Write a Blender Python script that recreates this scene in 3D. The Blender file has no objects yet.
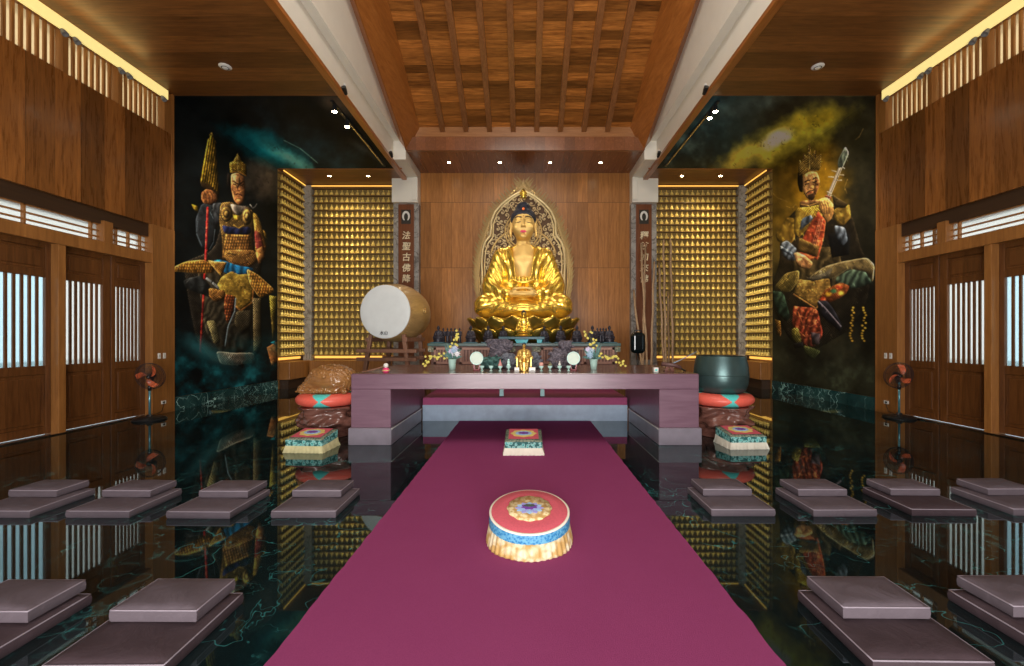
import bpy, math, random
import numpy as np
from mathutils import Vector, Matrix
R = random.Random(7)
S = bpy.context.scene
COL = S.collection
F, CX, CY, H = 430.0, 525.0, 339.0, 1.6          # focal length, vanishing point, eye height of the photograph
PI = math.pi

def at(px, py, Y):
    """a measured picture point at depth Y -> metres (x, z)"""
    return (px - CX) * Y / F, H + (CY - py) * Y / F

# ------------------------------------------------------------------ mesh builder
class MB:
    def __init__(s):
        s.v, s.f, s.m = [], [], []
    def add(s, verts, faces, m=0):
        o = len(s.v)
        s.v += [tuple(map(float, p)) for p in verts]
        s.f += [tuple(i + o for i in f) for f in faces]
        s.m += [m] * len(faces)
        return s
    def box(s, x0, x1, y0, y1, z0, z1, m=0, M=None):
        c = [(x, y, z) for z in (z0, z1) for y in (y0, y1) for x in (x0, x1)]
        if M is not None: c = [M @ Vector(p) for p in c]
        return s.add(c, [(0,2,3,1),(4,5,7,6),(0,1,5,4),(2,6,7,3),(0,4,6,2),(1,3,7,5)], m)
    def bevbox(s, x0, x1, y0, y1, z0, z1, b=.01, m=0, M=None):
        """box with chamfered edges"""
        vs = []; idx = {}
        for sx in (0, 1):
            for sy in (0, 1):
                for sz in (0, 1):
                    X, Y, Z = (x0, x1)[sx], (y0, y1)[sy], (z0, z1)[sz]
                    dx, dy, dz = (b if sx == 0 else -b), (b if sy == 0 else -b), (b if sz == 0 else -b)
                    for k, p in enumerate(((X, Y+dy, Z+dz), (X+dx, Y, Z+dz), (X+dx, Y+dy, Z))):
                        idx[sx, sy, sz, k] = len(vs); vs.append(p)
        if M is not None: vs = [M @ Vector(p) for p in vs]
        g = lambda a, b_, c, k: idx[a, b_, c, k]
        fs = []
        for a in (0, 1):
            q = [(a,0,0),(a,1,0),(a,1,1),(a,0,1)]
            fs.append([g(*p, 0) for p in (q if a else q[::-1])])
            q = [(0,a,0),(0,a,1),(1,a,1),(1,a,0)]
            fs.append([g(*p, 1) for p in (q if a else q[::-1])])
            q = [(0,0,a),(1,0,a),(1,1,a),(0,1,a)]
            fs.append([g(*p, 2) for p in (q if a else q[::-1])])
        for a in (0, 1):
            for c in (0, 1):
                fs.append([g(0,a,c,1), g(1,a,c,1), g(1,a,c,2), g(0,a,c,2)])
                fs.append([g(a,0,c,0), g(a,1,c,0), g(a,1,c,2), g(a,0,c,2)])
                fs.append([g(a,c,0,0), g(a,c,1,0), g(a,c,1,1), g(a,c,0,1)])
                for e in (0, 1):
                    pass
        for a in (0, 1):
            for c in (0, 1):
                for e in (0, 1):
                    fs.append([g(a,c,e,0), g(a,c,e,1), g(a,c,e,2)])
        return s.add(vs, fs, m)
    def lathe(s, prof, n=24, c=(0,0,0), m=0, caps=True, rip=None, M=None, close=False):
        vs = []
        for j, (r, z) in enumerate(prof):
            for i in range(n):
                a = 2*PI*i/n
                rr = r if rip is None else rip(r, z, a, j)
                vs.append((c[0] + rr*math.cos(a), c[1] + rr*math.sin(a), c[2] + z))
        if M is not None: vs = [M @ Vector(p) for p in vs]
        fs = []
        J = len(prof)
        for j in range(J - (0 if close else 1)):
            k = (j+1) % J
            for i in range(n):
                fs.append((j*n+i, j*n+(i+1) % n, k*n+(i+1) % n, k*n+i))
        if caps and not close:
            fs.append(tuple(range(n))[::-1]); fs.append(tuple((J-1)*n + i for i in range(n)))
        return s.add(vs, fs, m)
    def sphere(s, c, r, nu=12, nv=8, m=0, M=None):
        if not hasattr(r, '__len__'): r = (r, r, r)
        vs = [(c[0], c[1], c[2]-r[2])]
        for j in range(1, nv):
            t = PI*j/nv
            for i in range(nu):
                a = 2*PI*i/nu
                vs.append((c[0]+r[0]*math.sin(t)*math.cos(a), c[1]+r[1]*math.sin(t)*math.sin(a), c[2]-r[2]*math.cos(t)))
        vs.append((c[0], c[1], c[2]+r[2]))
        if M is not None: vs = [M @ Vector(p) for p in vs]
        fs = [(0, 1+(i+1) % nu, 1+i) for i in range(nu)]
        for j in range(nv-2):
            for i in range(nu):
                a, b = 1+j*nu+i, 1+j*nu+(i+1) % nu
                fs.append((a, b, b+nu, a+nu))
        L = len(vs)-1; o = 1+(nv-2)*nu
        fs += [(L, o+i, o+(i+1) % nu) for i in range(nu)]
        return s.add(vs, fs, m)
    def tube(s, pts, r, n=8, m=0, closed=False, caps=True):
        pts = [Vector(p) for p in pts]; K = len(pts)
        rr = r if hasattr(r, '__len__') else [r]*K
        vs = []; up = None
        for k, p in enumerate(pts):
            if closed: d = pts[(k+1) % K] - pts[k-1]
            else: d = pts[min(k+1, K-1)] - pts[max(k-1, 0)]
            if d.length < 1e-9: d = Vector((0, 0, 1))
            d.normalize()
            if up is None: up = Vector((0,0,1)) if abs(d.z) < .9 else Vector((0,1,0))
            u = up - d*up.dot(d)
            if u.length < 1e-6: u = d.orthogonal()
            u.normalize(); w = d.cross(u); up = u
            for i in range(n):
                a = 2*PI*i/n
                vs.append(p + (u*math.cos(a) + w*math.sin(a))*rr[k])
        fs = []
        for k in range(K if closed else K-1):
            q = (k+1) % K
            for i in range(n):
                fs.append((k*n+i, k*n+(i+1) % n, q*n+(i+1) % n, q*n+i))
        if caps and not closed:
            fs.append(tuple(range(n))[::-1]); fs.append(tuple((K-1)*n+i for i in range(n)))
        return s.add(vs, fs, m)
    def bar(s, a, b, w, d, m=0, up=(0,0,1)):
        """rectangular stick from a to b"""
        a, b = Vector(a), Vector(b); t = (b-a).normalized(); up = Vector(up)
        if abs(t.dot(up)) > .98: up = Vector((0,1,0))
        u = (up - t*up.dot(t)).normalized(); v = t.cross(u)
        vs = [p + v*x*w/2 + u*y*d/2 for p in (a, b) for x, y in ((-1,-1),(1,-1),(1,1),(-1,1))]
        return s.add(vs, [(3,2,1,0),(4,5,6,7),(0,1,5,4),(1,2,6,5),(2,3,7,6),(3,0,4,7)], m)
    def prism(s, poly, y0, y1, m=0, ax='y'):
        """extrude a 2D outline (x,z) between y0 and y1 (ax='y'), or (y,z) along x (ax='x'), or (x,y) along z"""
        def P(p, t): return (p[0], t, p[1]) if ax == 'y' else ((t, p[0], p[1]) if ax == 'x' else (p[0], p[1], t))
        n = len(poly)
        vs = [P(p, y0) for p in poly] + [P(p, y1) for p in poly]
        return s.add(vs, [tuple(range(n)), tuple(range(2*n-1, n-1, -1))] + [(i, i+n, (i+1) % n + n, (i+1) % n) for i in range(n)], m)
    def quad(s, a, b, c, d, m=0): return s.add([a, b, c, d], [(0,1,2,3)], m)
    def grid(s, fn, nu, nv, m=0, wrapu=False):
        vs = [fn(i/(nu if wrapu else nu-1), j/(nv-1)) for j in range(nv) for i in range(nu)]
        fs = []
        for j in range(nv-1):
            for i in range(nu if wrapu else nu-1):
                k = (i+1) % nu
                fs.append((j*nu+i, j*nu+k, (j+1)*nu+k, (j+1)*nu+i))
        return s.add(vs, fs, m)
    def xf(s, fn):
        s.v = [tuple(fn(*p)) for p in s.v]; return s
    def build(s, name, mats, parent=None, loc=None, smooth=False, solid=0, bev=0, sub=0, sharp=None):
        me = bpy.data.meshes.new(name)
        me.from_pydata(s.v, [], s.f)
        if not isinstance(mats, (list, tuple)): mats = [mats]
        for q in mats: me.materials.append(q)
        if len(mats) > 1: me.polygons.foreach_set('material_index', s.m)
        me.validate(); me.update()
        import bmesh
        bm = bmesh.new(); bm.from_mesh(me)
        bmesh.ops.recalc_face_normals(bm, faces=bm.faces); bm.to_mesh(me); bm.free()
        if smooth:
            me.polygons.foreach_set('use_smooth', [True]*len(me.polygons))
            if sharp is not None:
                try: me.set_sharp_from_angle(angle=math.radians(sharp))
                except Exception: pass
        return link(name, me, parent, loc, solid, bev, sub)

def link(name, me, parent=None, loc=None, solid=0, bev=0, sub=0):
    o = bpy.data.objects.new(name, me); COL.objects.link(o)
    if parent: o.parent = parent
    if loc: o.location = loc
    if solid:
        q = o.modifiers.new('thick', 'SOLIDIFY'); q.thickness = solid; q.offset = 0
    if bev:
        q = o.modifiers.new('soft', 'BEVEL'); q.width = bev; q.segments = 2; q.limit_method = 'ANGLE'
    if sub:
        q = o.modifiers.new('sub', 'SUBSURF'); q.levels = q.render_levels = sub
    return o

def thing(name, label, cat, loc=(0,0,0), rz=0, group=None, sc=None):
    o = bpy.data.objects.new(name, None); COL.objects.link(o)
    o.empty_display_size = .1
    o.location = loc; o.rotation_euler = (0, 0, rz)
    if sc: o.scale = (sc, sc, sc)
    return tag(o, label, cat, group)
def tag(o, label=None, cat=None, group=None, kind=None):
    if label: o['label'] = label
    if cat: o['category'] = cat
    if group: o['group'] = group
    if kind: o['kind'] = kind
    return o
def struct(o):
    o['kind'] = 'structure'; return o
def lab(o, t): o['label'] = t; return o
def kids(o): return [c for c in bpy.data.objects if c.parent == o]
def dup(root, loc, label, rz=None, group=None, tree=None):
    """copy a thing with its parts and sub-parts"""
    def cp(o, par):
        c = o.copy(); COL.objects.link(c)
        if par: c.parent = par
        for ch in tree[o.name]: cp(ch, c)
        return c
    if tree is None:
        tree = {}
        st = [root]
        while st:
            o = st.pop(); tree[o.name] = kids(o); st += tree[o.name]
    c = cp(root, None)
    c.location = loc; c['label'] = label
    if rz is not None: c.rotation_euler = (0, 0, rz)
    if group: c['group'] = group
    return c

ORD = ['', 'first','second','third','fourth','fifth','sixth','seventh','eighth','ninth','tenth','eleventh','twelfth','thirteenth','fourteenth','fifteenth','sixteenth','seventeenth','eighteenth','nineteenth','twentieth','twenty-first','twenty-second','twenty-third','twenty-fourth','twenty-fifth']

# ------------------------------------------------------------------ sculpting: signed distances -> surface nets
def smin(a, b, k):
    h = np.clip(.5 + .5*(b-a)/k, 0, 1)
    return b*(1-h) + a*h - k*h*(1-h)
def smax(a, b, k): return -smin(-a, -b, k)
def ell(x, y, z, c, r):
    px, py, pz = (x-c[0]), (y-c[1]), (z-c[2])
    k0 = np.sqrt((px/r[0])**2 + (py/r[1])**2 + (pz/r[2])**2) + 1e-9
    k1 = np.sqrt((px/r[0]**2)**2 + (py/r[1]**2)**2 + (pz/r[2]**2)**2) + 1e-9
    return k0*(k0-1)/k1
def cap(x, y, z, a, b, ra, rb=None):
    rb = ra if rb is None else rb
    ax, ay, az = a; dx, dy, dz = b[0]-ax, b[1]-ay, b[2]-az
    L = dx*dx + dy*dy + dz*dz
    t = np.clip(((x-ax)*dx + (y-ay)*dy + (z-az)*dz)/L, 0, 1)
    return np.sqrt((x-ax-t*dx)**2 + (y-ay-t*dy)**2 + (z-az-t*dz)**2) - (ra + (rb-ra)*t)
def rbox(x, y, z, c, h, r):
    qx, qy, qz = np.abs(x-c[0])-h[0]+r, np.abs(y-c[1])-h[1]+r, np.abs(z-c[2])-h[2]+r
    return np.sqrt(np.maximum(qx,0)**2 + np.maximum(qy,0)**2 + np.maximum(qz,0)**2) + np.minimum(np.maximum(qx, np.maximum(qy, qz)), 0) - r

def nets(fn, lo, hi, step):
    """mesh the zero surface of fn inside a box"""
    ns = [max(4, int(round((hi[i]-lo[i])/step))+1) for i in range(3)]
    ax = [np.linspace(lo[i], hi[i], ns[i]) for i in range(3)]
    X, Y, Z = np.meshgrid(*ax, indexing='ij')
    D = fn(X, Y, Z).astype(np.float64)
    for i in range(3):
        sl = [slice(None)]*3
        for e in (0, -1):
            sl[i] = e; D[tuple(sl)] = np.maximum(D[tuple(sl)], 1e-4)
    G = np.stack([X, Y, Z], -1)
    cs = tuple(n-1 for n in ns)
    num = np.zeros(cs+(3,)); cnt = np.zeros(cs)
    off = [(a, b, c) for a in (0,1) for b in (0,1) for c in (0,1)]
    def sub(A, o): return A[o[0]:o[0]+cs[0], o[1]:o[1]+cs[1], o[2]:o[2]+cs[2]]
    for a in off:
        for d in range(3):
            if a[d] == 0:
                b = list(a); b[d] = 1; b = tuple(b)
                da, db = sub(D, a), sub(D, b)
                x = (da < 0) != (db < 0)
                t = np.where(x, da/np.where(x, da-db, 1), 0)
                p = sub(G, a) + (sub(G, b)-sub(G, a))*t[..., None]
                num += np.where(x[..., None], p, 0); cnt += x
    act = cnt > 0
    idx = -np.ones(cs, int); idx[act] = np.arange(act.sum())
    V = num[act]/cnt[act][:, None]
    Q = []
    I = D < 0
    for d in range(3):
        e1, e2 = [(1,2),(2,0),(0,1)][d]
        sl = [slice(None)]*3; sl2 = [slice(None)]*3
        sl[d] = slice(0, ns[d]-1); sl2[d] = slice(1, ns[d])
        A, B = I[tuple(sl)], I[tuple(sl2)]
        C = np.argwhere(A != B)
        C = C[(C[:, e1] > 0) & (C[:, e2] > 0) & (C[:, e1] < ns[e1]-1) & (C[:, e2] < ns[e2]-1)]
        def I_(q1, q2):
            K = C.copy(); K[:, e1] -= q1; K[:, e2] -= q2
            return idx[K[:,0], K[:,1], K[:,2]]
        q = np.stack([I_(1,1), I_(0,1), I_(0,0), I_(1,0)], 1)
        fl = ~A[C[:,0], C[:,1], C[:,2]]
        q[fl] = q[fl][:, ::-1]
        Q.append(q)
    Q = np.concatenate(Q); Q = Q[(Q >= 0).all(1)]
    return V, Q
def sculpt(name, fn, lo, hi, step, mat_, parent=None, loc=None):
    V, Q = nets(fn, lo, hi, step)
    me = bpy.data.meshes.new(name)
    me.vertices.add(len(V)); me.vertices.foreach_set('co', V.ravel())
    me.loops.add(Q.size); me.loops.foreach_set('vertex_index', Q.ravel().astype(np.int32))
    me.polygons.add(len(Q)); me.polygons.foreach_set('loop_start', np.arange(0, Q.size, 4, dtype=np.int32))
    me.polygons.foreach_set('use_smooth', [True]*len(Q))
    me.materials.append(mat_); me.update(calc_edges=True); me.validate()
    return link(name, me, parent, loc)

# ------------------------------------------------------------------ materials
def lin(r, g, b):
    f = lambda c: (c/255/12.92) if c/255 <= .04045 else ((c/255+.055)/1.055)**2.4
    return (f(r), f(g), f(b))
class NT:
    def __init__(s, name):
        s.m = bpy.data.materials.new(name); s.m.use_nodes = True
        s.t = s.m.node_tree; s.b = s.t.nodes['Principled BSDF']; s.out = s.t.nodes['Material Output']
    def n(s, typ, **kw):
        q = s.t.nodes.new(typ)
        for k, v in kw.items(): setattr(q, k, v)
        return q
    def l(s, a, b): s.t.links.new(a, b)
    def put(s, sock, v):
        if isinstance(v, bpy.types.NodeSocket): s.l(v, sock)
        else: sock.default_value = v
    def math(s, op, a, b=None, c=None, clamp=False):
        q = s.n('ShaderNodeMath', operation=op); q.use_clamp = clamp
        s.put(q.inputs[0], a)
        if b is not None: s.put(q.inputs[1], b)
        if c is not None: s.put(q.inputs[2], c)
        return q.outputs[0]
    def mix(s, f, a, b, blend='MIX'):
        q = s.n('ShaderNodeMix', data_type='RGBA', blend_type=blend)
        s.put(q.inputs['Factor'], f)
        for i, v in ((6, a), (7, b)):
            if isinstance(v, bpy.types.NodeSocket): s.l(v, q.inputs[i])
            else: q.inputs[i].default_value = (*v[:3], 1)
        return q.outputs[2]
    def obj(s): return s.n('ShaderNodeTexCoord').outputs['Object']
    def sep(s, v):
        q = s.n('ShaderNodeSeparateXYZ'); s.l(v, q.inputs[0]); return q.outputs
    def comb(s, x, y, z):
        q = s.n('ShaderNodeCombineXYZ')
        for i, v in enumerate((x, y, z)): s.put(q.inputs[i], v)
        return q.outputs[0]
    def noise(s, vec, scale, detail=4, rough=.5, dist=0, out='Fac'):
        q = s.n('ShaderNodeTexNoise'); s.l(vec, q.inputs['Vector'])
        q.inputs['Scale'].default_value = scale; q.inputs['Detail'].default_value = detail
        q.inputs['Roughness'].default_value = rough; q.inputs['Distortion'].default_value = dist
        return q.outputs[out]
    def ramp(s, f, stops):
        q = s.n('ShaderNodeValToRGB'); s.l(f, q.inputs[0]); e = q.color_ramp.elements
        while len(e) < len(stops): e.new(.5)
        for k, (p, c) in enumerate(stops):
            e[k].position = p; e[k].color = (*c[:3], 1) if hasattr(c, '__len__') else (c, c, c, 1)
        return q.outputs[0]
    def bump(s, h, strength=.3, dist=.01):
        q = s.n('ShaderNodeBump'); q.inputs['Strength'].default_value = strength; q.inputs['Distance'].default_value = dist
        s.l(h, q.inputs['Height']); s.l(q.outputs[0], s.b.inputs['Normal'])
    def col(s, v): 
        if isinstance(v, bpy.types.NodeSocket): s.l(v, s.b.inputs['Base Color'])
        else: s.b.inputs['Base Color'].default_value = (*v[:3], 1)
    def set(s, **kw):
        for k, v in kw.items(): s.put(s.b.inputs[k.replace('_', ' ')], v)
        return s

def flat(name, c, rough=.5, metal=0, spec=.5, var=.12, scale=14, bump=0, emit=0, coat=0):
    """plain surface with a little procedural unevenness"""
    t = NT(name); o = t.obj(); f = t.noise(o, scale, 3)
    t.col(t.mix(f, tuple(x*(1-var) for x in c), tuple(min(1, x*(1+var)) for x in c)))
    t.set(Roughness=rough, Metallic=metal); t.b.inputs['Specular IOR Level'].default_value = spec
    if coat: t.b.inputs['Coat Weight'].default_value = coat; t.b.inputs['Coat Roughness'].default_value = .08
    if bump: t.bump(f, bump)
    if emit:
        t.b.inputs['Emission Color'].default_value = (*c, 1); t.b.inputs['Emission Strength'].default_value = emit
    return t.m
def wood(name, c1, c2, grain='z', across='x', w=.3, rough=.4, seam=.6, vary=.35, coat=0, seams=(), spec=.5, gs=1.0, bay=0):
    """boards: grain along one axis, boards side by side along another, optional cross joints at given heights"""
    t = NT(name); o = t.obj(); x = dict(zip('xyz', t.sep(o)))
    q = t.math('DIVIDE', x[across], w); i = t.math('FLOOR', q); fr = t.math('FRACT', q)
    g = x[grain]
    row = 0.0
    if bay: i = t.math('ADD', i, t.math('MULTIPLY', t.math('FLOOR', t.math('DIVIDE', t.math('ADD', g, bay/2), bay)), 31.7))
    if seams:
        row = t.math('GREATER_THAN', g, seams[0])
        for z in seams[1:]: row = t.math('ADD', row, t.math('GREATER_THAN', g, z))
        i = t.math('ADD', i, t.math('MULTIPLY', row, 17.3))
    wn = t.n('ShaderNodeTexWhiteNoise', noise_dimensions='1D'); t.l(i, wn.inputs['W']); rnd = wn.outputs['Value']
    other = [k for k in 'xyz' if k not in (grain, across)][0]
    sc = {grain: 1.3*gs, across: 16.0*gs, other: 16.0*gs}
    v = {k: t.math('MULTIPLY', x[k], sc[k]) for k in 'xyz'}
    v[grain] = t.math('ADD', v[grain], t.math('MULTIPLY', rnd, 37.0))
    vec = t.comb(v['x'], v['y'], v['z'])
    n1 = t.noise(vec, 1.0, 5, .6, .6); n2 = t.noise(vec, 3.7, 3, .6)
    f = t.math('ADD', t.math('MULTIPLY', n1, .7), t.math('MULTIPLY', n2, .3))
    c = t.ramp(f, [(.3, c1), (.7, c2)])
    k = t.math('ADD', 1-vary/2, t.math('MULTIPLY', rnd, vary))
    kk = t.comb(k, k, k)
    c = t.mix(1.0, c, kk, 'MULTIPLY')
    e = t.math('LESS_THAN', fr, .02)
    for z in seams:
        e = t.math('MAXIMUM', e, t.math('LESS_THAN', t.math('ABSOLUTE', t.math('SUBTRACT', g, z)), .008))
    c = t.mix(t.math('MULTIPLY', e, seam), c, (c1[0]*.2, c1[1]*.2, c1[2]*.2))
    t.col(c); t.set(Roughness=t.math('ADD', rough-.05, t.math('MULTIPLY', f, .12)))
    t.b.inputs['Specular IOR Level'].default_value = spec
    if coat: t.b.inputs['Coat Weight'].default_value = coat; t.b.inputs['Coat Roughness'].default_value = .15
    t.bump(f, .08, .004)
    return t.m
# ================================================================== materials of the hall
W1, W2 = (.105,.033,.006), (.37,.138,.030)
M_wall = wood('wall boards', W1, W2, 'z', 'y', .42, .27, .6, .7, coat=.15)
M_back = wood('altar wall boards', (.27,.100,.022), (.55,.235,.062), 'z', 'x', .36, .32, .7, .5, seams=(4.05, 6.3))
M_ceil = wood('ceiling boards', (.085,.029,.006), (.26,.10,.024), 'x', 'y', .45, .42, .5, .5)
M_roof = wood('roof boards', (.11,.030,.005), (.52,.195,.040), 'x', 'y', .19, .34, .8, 1.1, bay=.715)
M_frame = wood('roof frame wood', (.26,.078,.014), (.46,.168,.038), 'y', 'x', .9, .3, .3, .25, coat=.2)
M_soff = wood('soffit boards', (.15,.045,.014), (.28,.10,.032), 'y', 'x', .3, .25, .7, .45, coat=.3)
M_niche = wood('niche wood', (.27,.12,.04), (.47,.25,.09), 'x', 'z', .8, .35, .3, .2)
M_door = wood('door wood', (.065,.021,.005), (.175,.064,.016), 'z', 'y', .6, .38, .25, .3)
M_post = wood('post wood', (.22,.084,.019), (.40,.172,.046), 'z', 'y', .5, .36, .2, .25)
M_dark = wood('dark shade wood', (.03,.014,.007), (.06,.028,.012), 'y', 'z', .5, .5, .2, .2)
M_white = flat('white plaster', (.79,.76,.67), .6, var=.05, scale=3)
M_white2 = flat('white plaster groove', (.50,.47,.42), .6, var=.05, scale=3)
M_black = flat('black metal', (.012,.012,.013), .35)
M_plate = flat('switch plastic', (.75,.74,.7), .35)
M_chrome = flat('chrome tube', (.6,.6,.62), .2, 1)

def floor_mat(name='dark green marble', base=((.003,.005,.006), (.008,.019,.021)), vein=(.05,.26,.26), rough=.025, dens=1.0):
    t = NT(name); o = t.obj()
    wv = t.n('ShaderNodeVectorMath', operation='MULTIPLY_ADD')
    nz = t.noise(o, .9, 4, .6, 0, 'Color'); t.l(nz, wv.inputs[0]); wv.inputs[1].default_value = (.8,)*3; t.l(o, wv.inputs[2])
    v = wv.outputs[0]
    cloud = t.noise(v, .8, 6, .65)
    c = t.ramp(cloud, [(.35, base[0]), (.72, base[1])])
    for sc, wd, amt, a in ((.9, .004, .9, 0), (2.1, .006, .7, 3), (4.6, .010, .5, 7)):
        mp = t.n('ShaderNodeVectorMath', operation='ADD'); t.l(v, mp.inputs[0]); mp.inputs[1].default_value = (a, a*1.7, a*.3)
        n = t.noise(mp.outputs[0], sc, 3, .5, .3)
        d = t.math('ABSOLUTE', t.math('SUBTRACT', n, .5))
        line = t.math('SUBTRACT', 1, t.math('DIVIDE', d, wd), clamp=True)
        patch = t.ramp(t.noise(mp.outputs[0], .9, 2), [(.44, 0), (.62, 1)])
        line = t.math('MULTIPLY', t.math('MULTIPLY', line, patch), amt*dens)
        c = t.mix(line, c, vein)
    bl = t.ramp(t.noise(v, 2.2, 8, .75, .4), [(.62, 0), (.75, 1)])
    c = t.mix(t.math('MULTIPLY', bl, .75*dens), c, tuple(q*.5 for q in vein))
    t.col(c); t.set(Roughness=rough, IOR=1.68); t.b.inputs['Specular Tint'].default_value = (.55,1,1,1)
    return t.m
M_floor = floor_mat()
M_curb = floor_mat('veined curb marble', ((.004,.012,.013), (.03,.10,.10)), (.35,.62,.60), .06, 2.2)

def glass(name, tint, clear=.45, e=0):
    t = NT(name)
    tr = t.n('ShaderNodeBsdfTransparent'); tr.inputs[0].default_value = (*tint, 1)
    tl = t.n('ShaderNodeBsdfTranslucent'); tl.inputs[0].default_value = (*tint, 1)
    gl = t.n('ShaderNodeBsdfGlossy'); gl.inputs['Roughness'].default_value = .1
    o = t.obj(); f = t.noise(o, 1.5, 2)
    m1 = t.n('ShaderNodeMixShader'); m1.inputs[0].default_value = 1-clear; t.l(tr.outputs[0], m1.inputs[1]); t.l(tl.outputs[0], m1.inputs[2])
    m2 = t.n('ShaderNodeMixShader'); m2.inputs[0].default_value = .06; t.l(m1.outputs[0], m2.inputs[1]); t.l(gl.outputs[0], m2.inputs[2])
    t.l(m2.outputs[0], t.out.inputs[0])
    return t.m
M_glass = glass('window glass', (.84,.97,1.0), .6)
M_cream = glass('cream clerestory glass', (.97,.80,.56), .5)
M_frost = glass('frosted glass', (.97,.95,.90), .55)
M_led = flat('warm light strip', (1.0,.66,.16), .5, emit=5.0)
M_cove = flat('cove light strip', (1.0,.80,.30), .5, var=.03, emit=.72)
M_lamp = flat('lit lamp face', (1.0,.86,.6), .5, emit=60.0)

def boxobj(name, x0, x1, y0, y1, z0, z1, mat_, parent=None, bev=0):
    return MB().box(x0, x1, y0, y1, z0, z1).build(name, mat_, parent, bev=bev)

XW, YE, YF = 7.84, -4.0, 15.4            # side walls, rear wall, far end
ZC = 7.0                                 # low side ceilings
YM0, YM1 = 9.55, 13.6                    # mural bay
XB = 3.6                                 # half width of the high nave
YB = 14.8                                # altar wall

# ------------------------------------------------------------------ shell
struct(boxobj('floor', -9.2, 9.2, YE-.4, YF+.3, -.2, 0, M_floor))
struct(boxobj('wall_back', -XB, XB, YB, YB+.2, 0, 7.75, M_back))
b = MB(); b.box(-8.3, -2.9, YE-.2, YE, 0, 9); b.box(2.9, 8.3, YE-.2, YE, 0, 9); b.box(-2.9, 2.9, YE-.2, YE, 3.6, 11.2)
struct(b.build('wall_rear', M_wall))
# roof: slopes down towards the altar, other slope behind the visitor
z_in = lambda y: H + 6.43 + .49*(13.1-y)          # plane of the roof boards
z_out = lambda y: H + 5.72 + .36*(13.0-y)         # lower edge of its frame
yr = 4.2
b = MB(); b.add([(-3.3,13.1,z_in(13.1)),(3.3,13.1,z_in(13.1)),(3.3,yr,z_in(yr)),(-3.3,yr,z_in(yr)),
                 (-3.3,13.1,z_in(13.1)+.12),(3.3,13.1,z_in(13.1)+.12),(3.3,yr,z_in(yr)+.12),(-3.3,yr,z_in(yr)+.12)],
                [(0,1,2,3),(4,5,6,7),(0,1,5,4),(1,2,6,5),(2,3,7,6),(3,0,4,7)])
struct(b.build('ceiling_nave_slope', M_roof))
b = MB()
b.add([(-3.3,yr,z_in(yr)),(3.3,yr,z_in(yr)),(3.3,YE-.2,10.6),(-3.3,YE-.2,10.6),(-3.3,yr,z_in(yr)+.1),(3.3,yr,z_in(yr)+.1),(3.3,YE-.2,10.7),(-3.3,YE-.2,10.7)],
      [(0,1,2,3),(4,5,6,7),(0,1,5,4),(1,2,6,5),(2,3,7,6),(3,0,4,7)])
struct(b.build('ceiling_nave_rear', M_roof))
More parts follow.
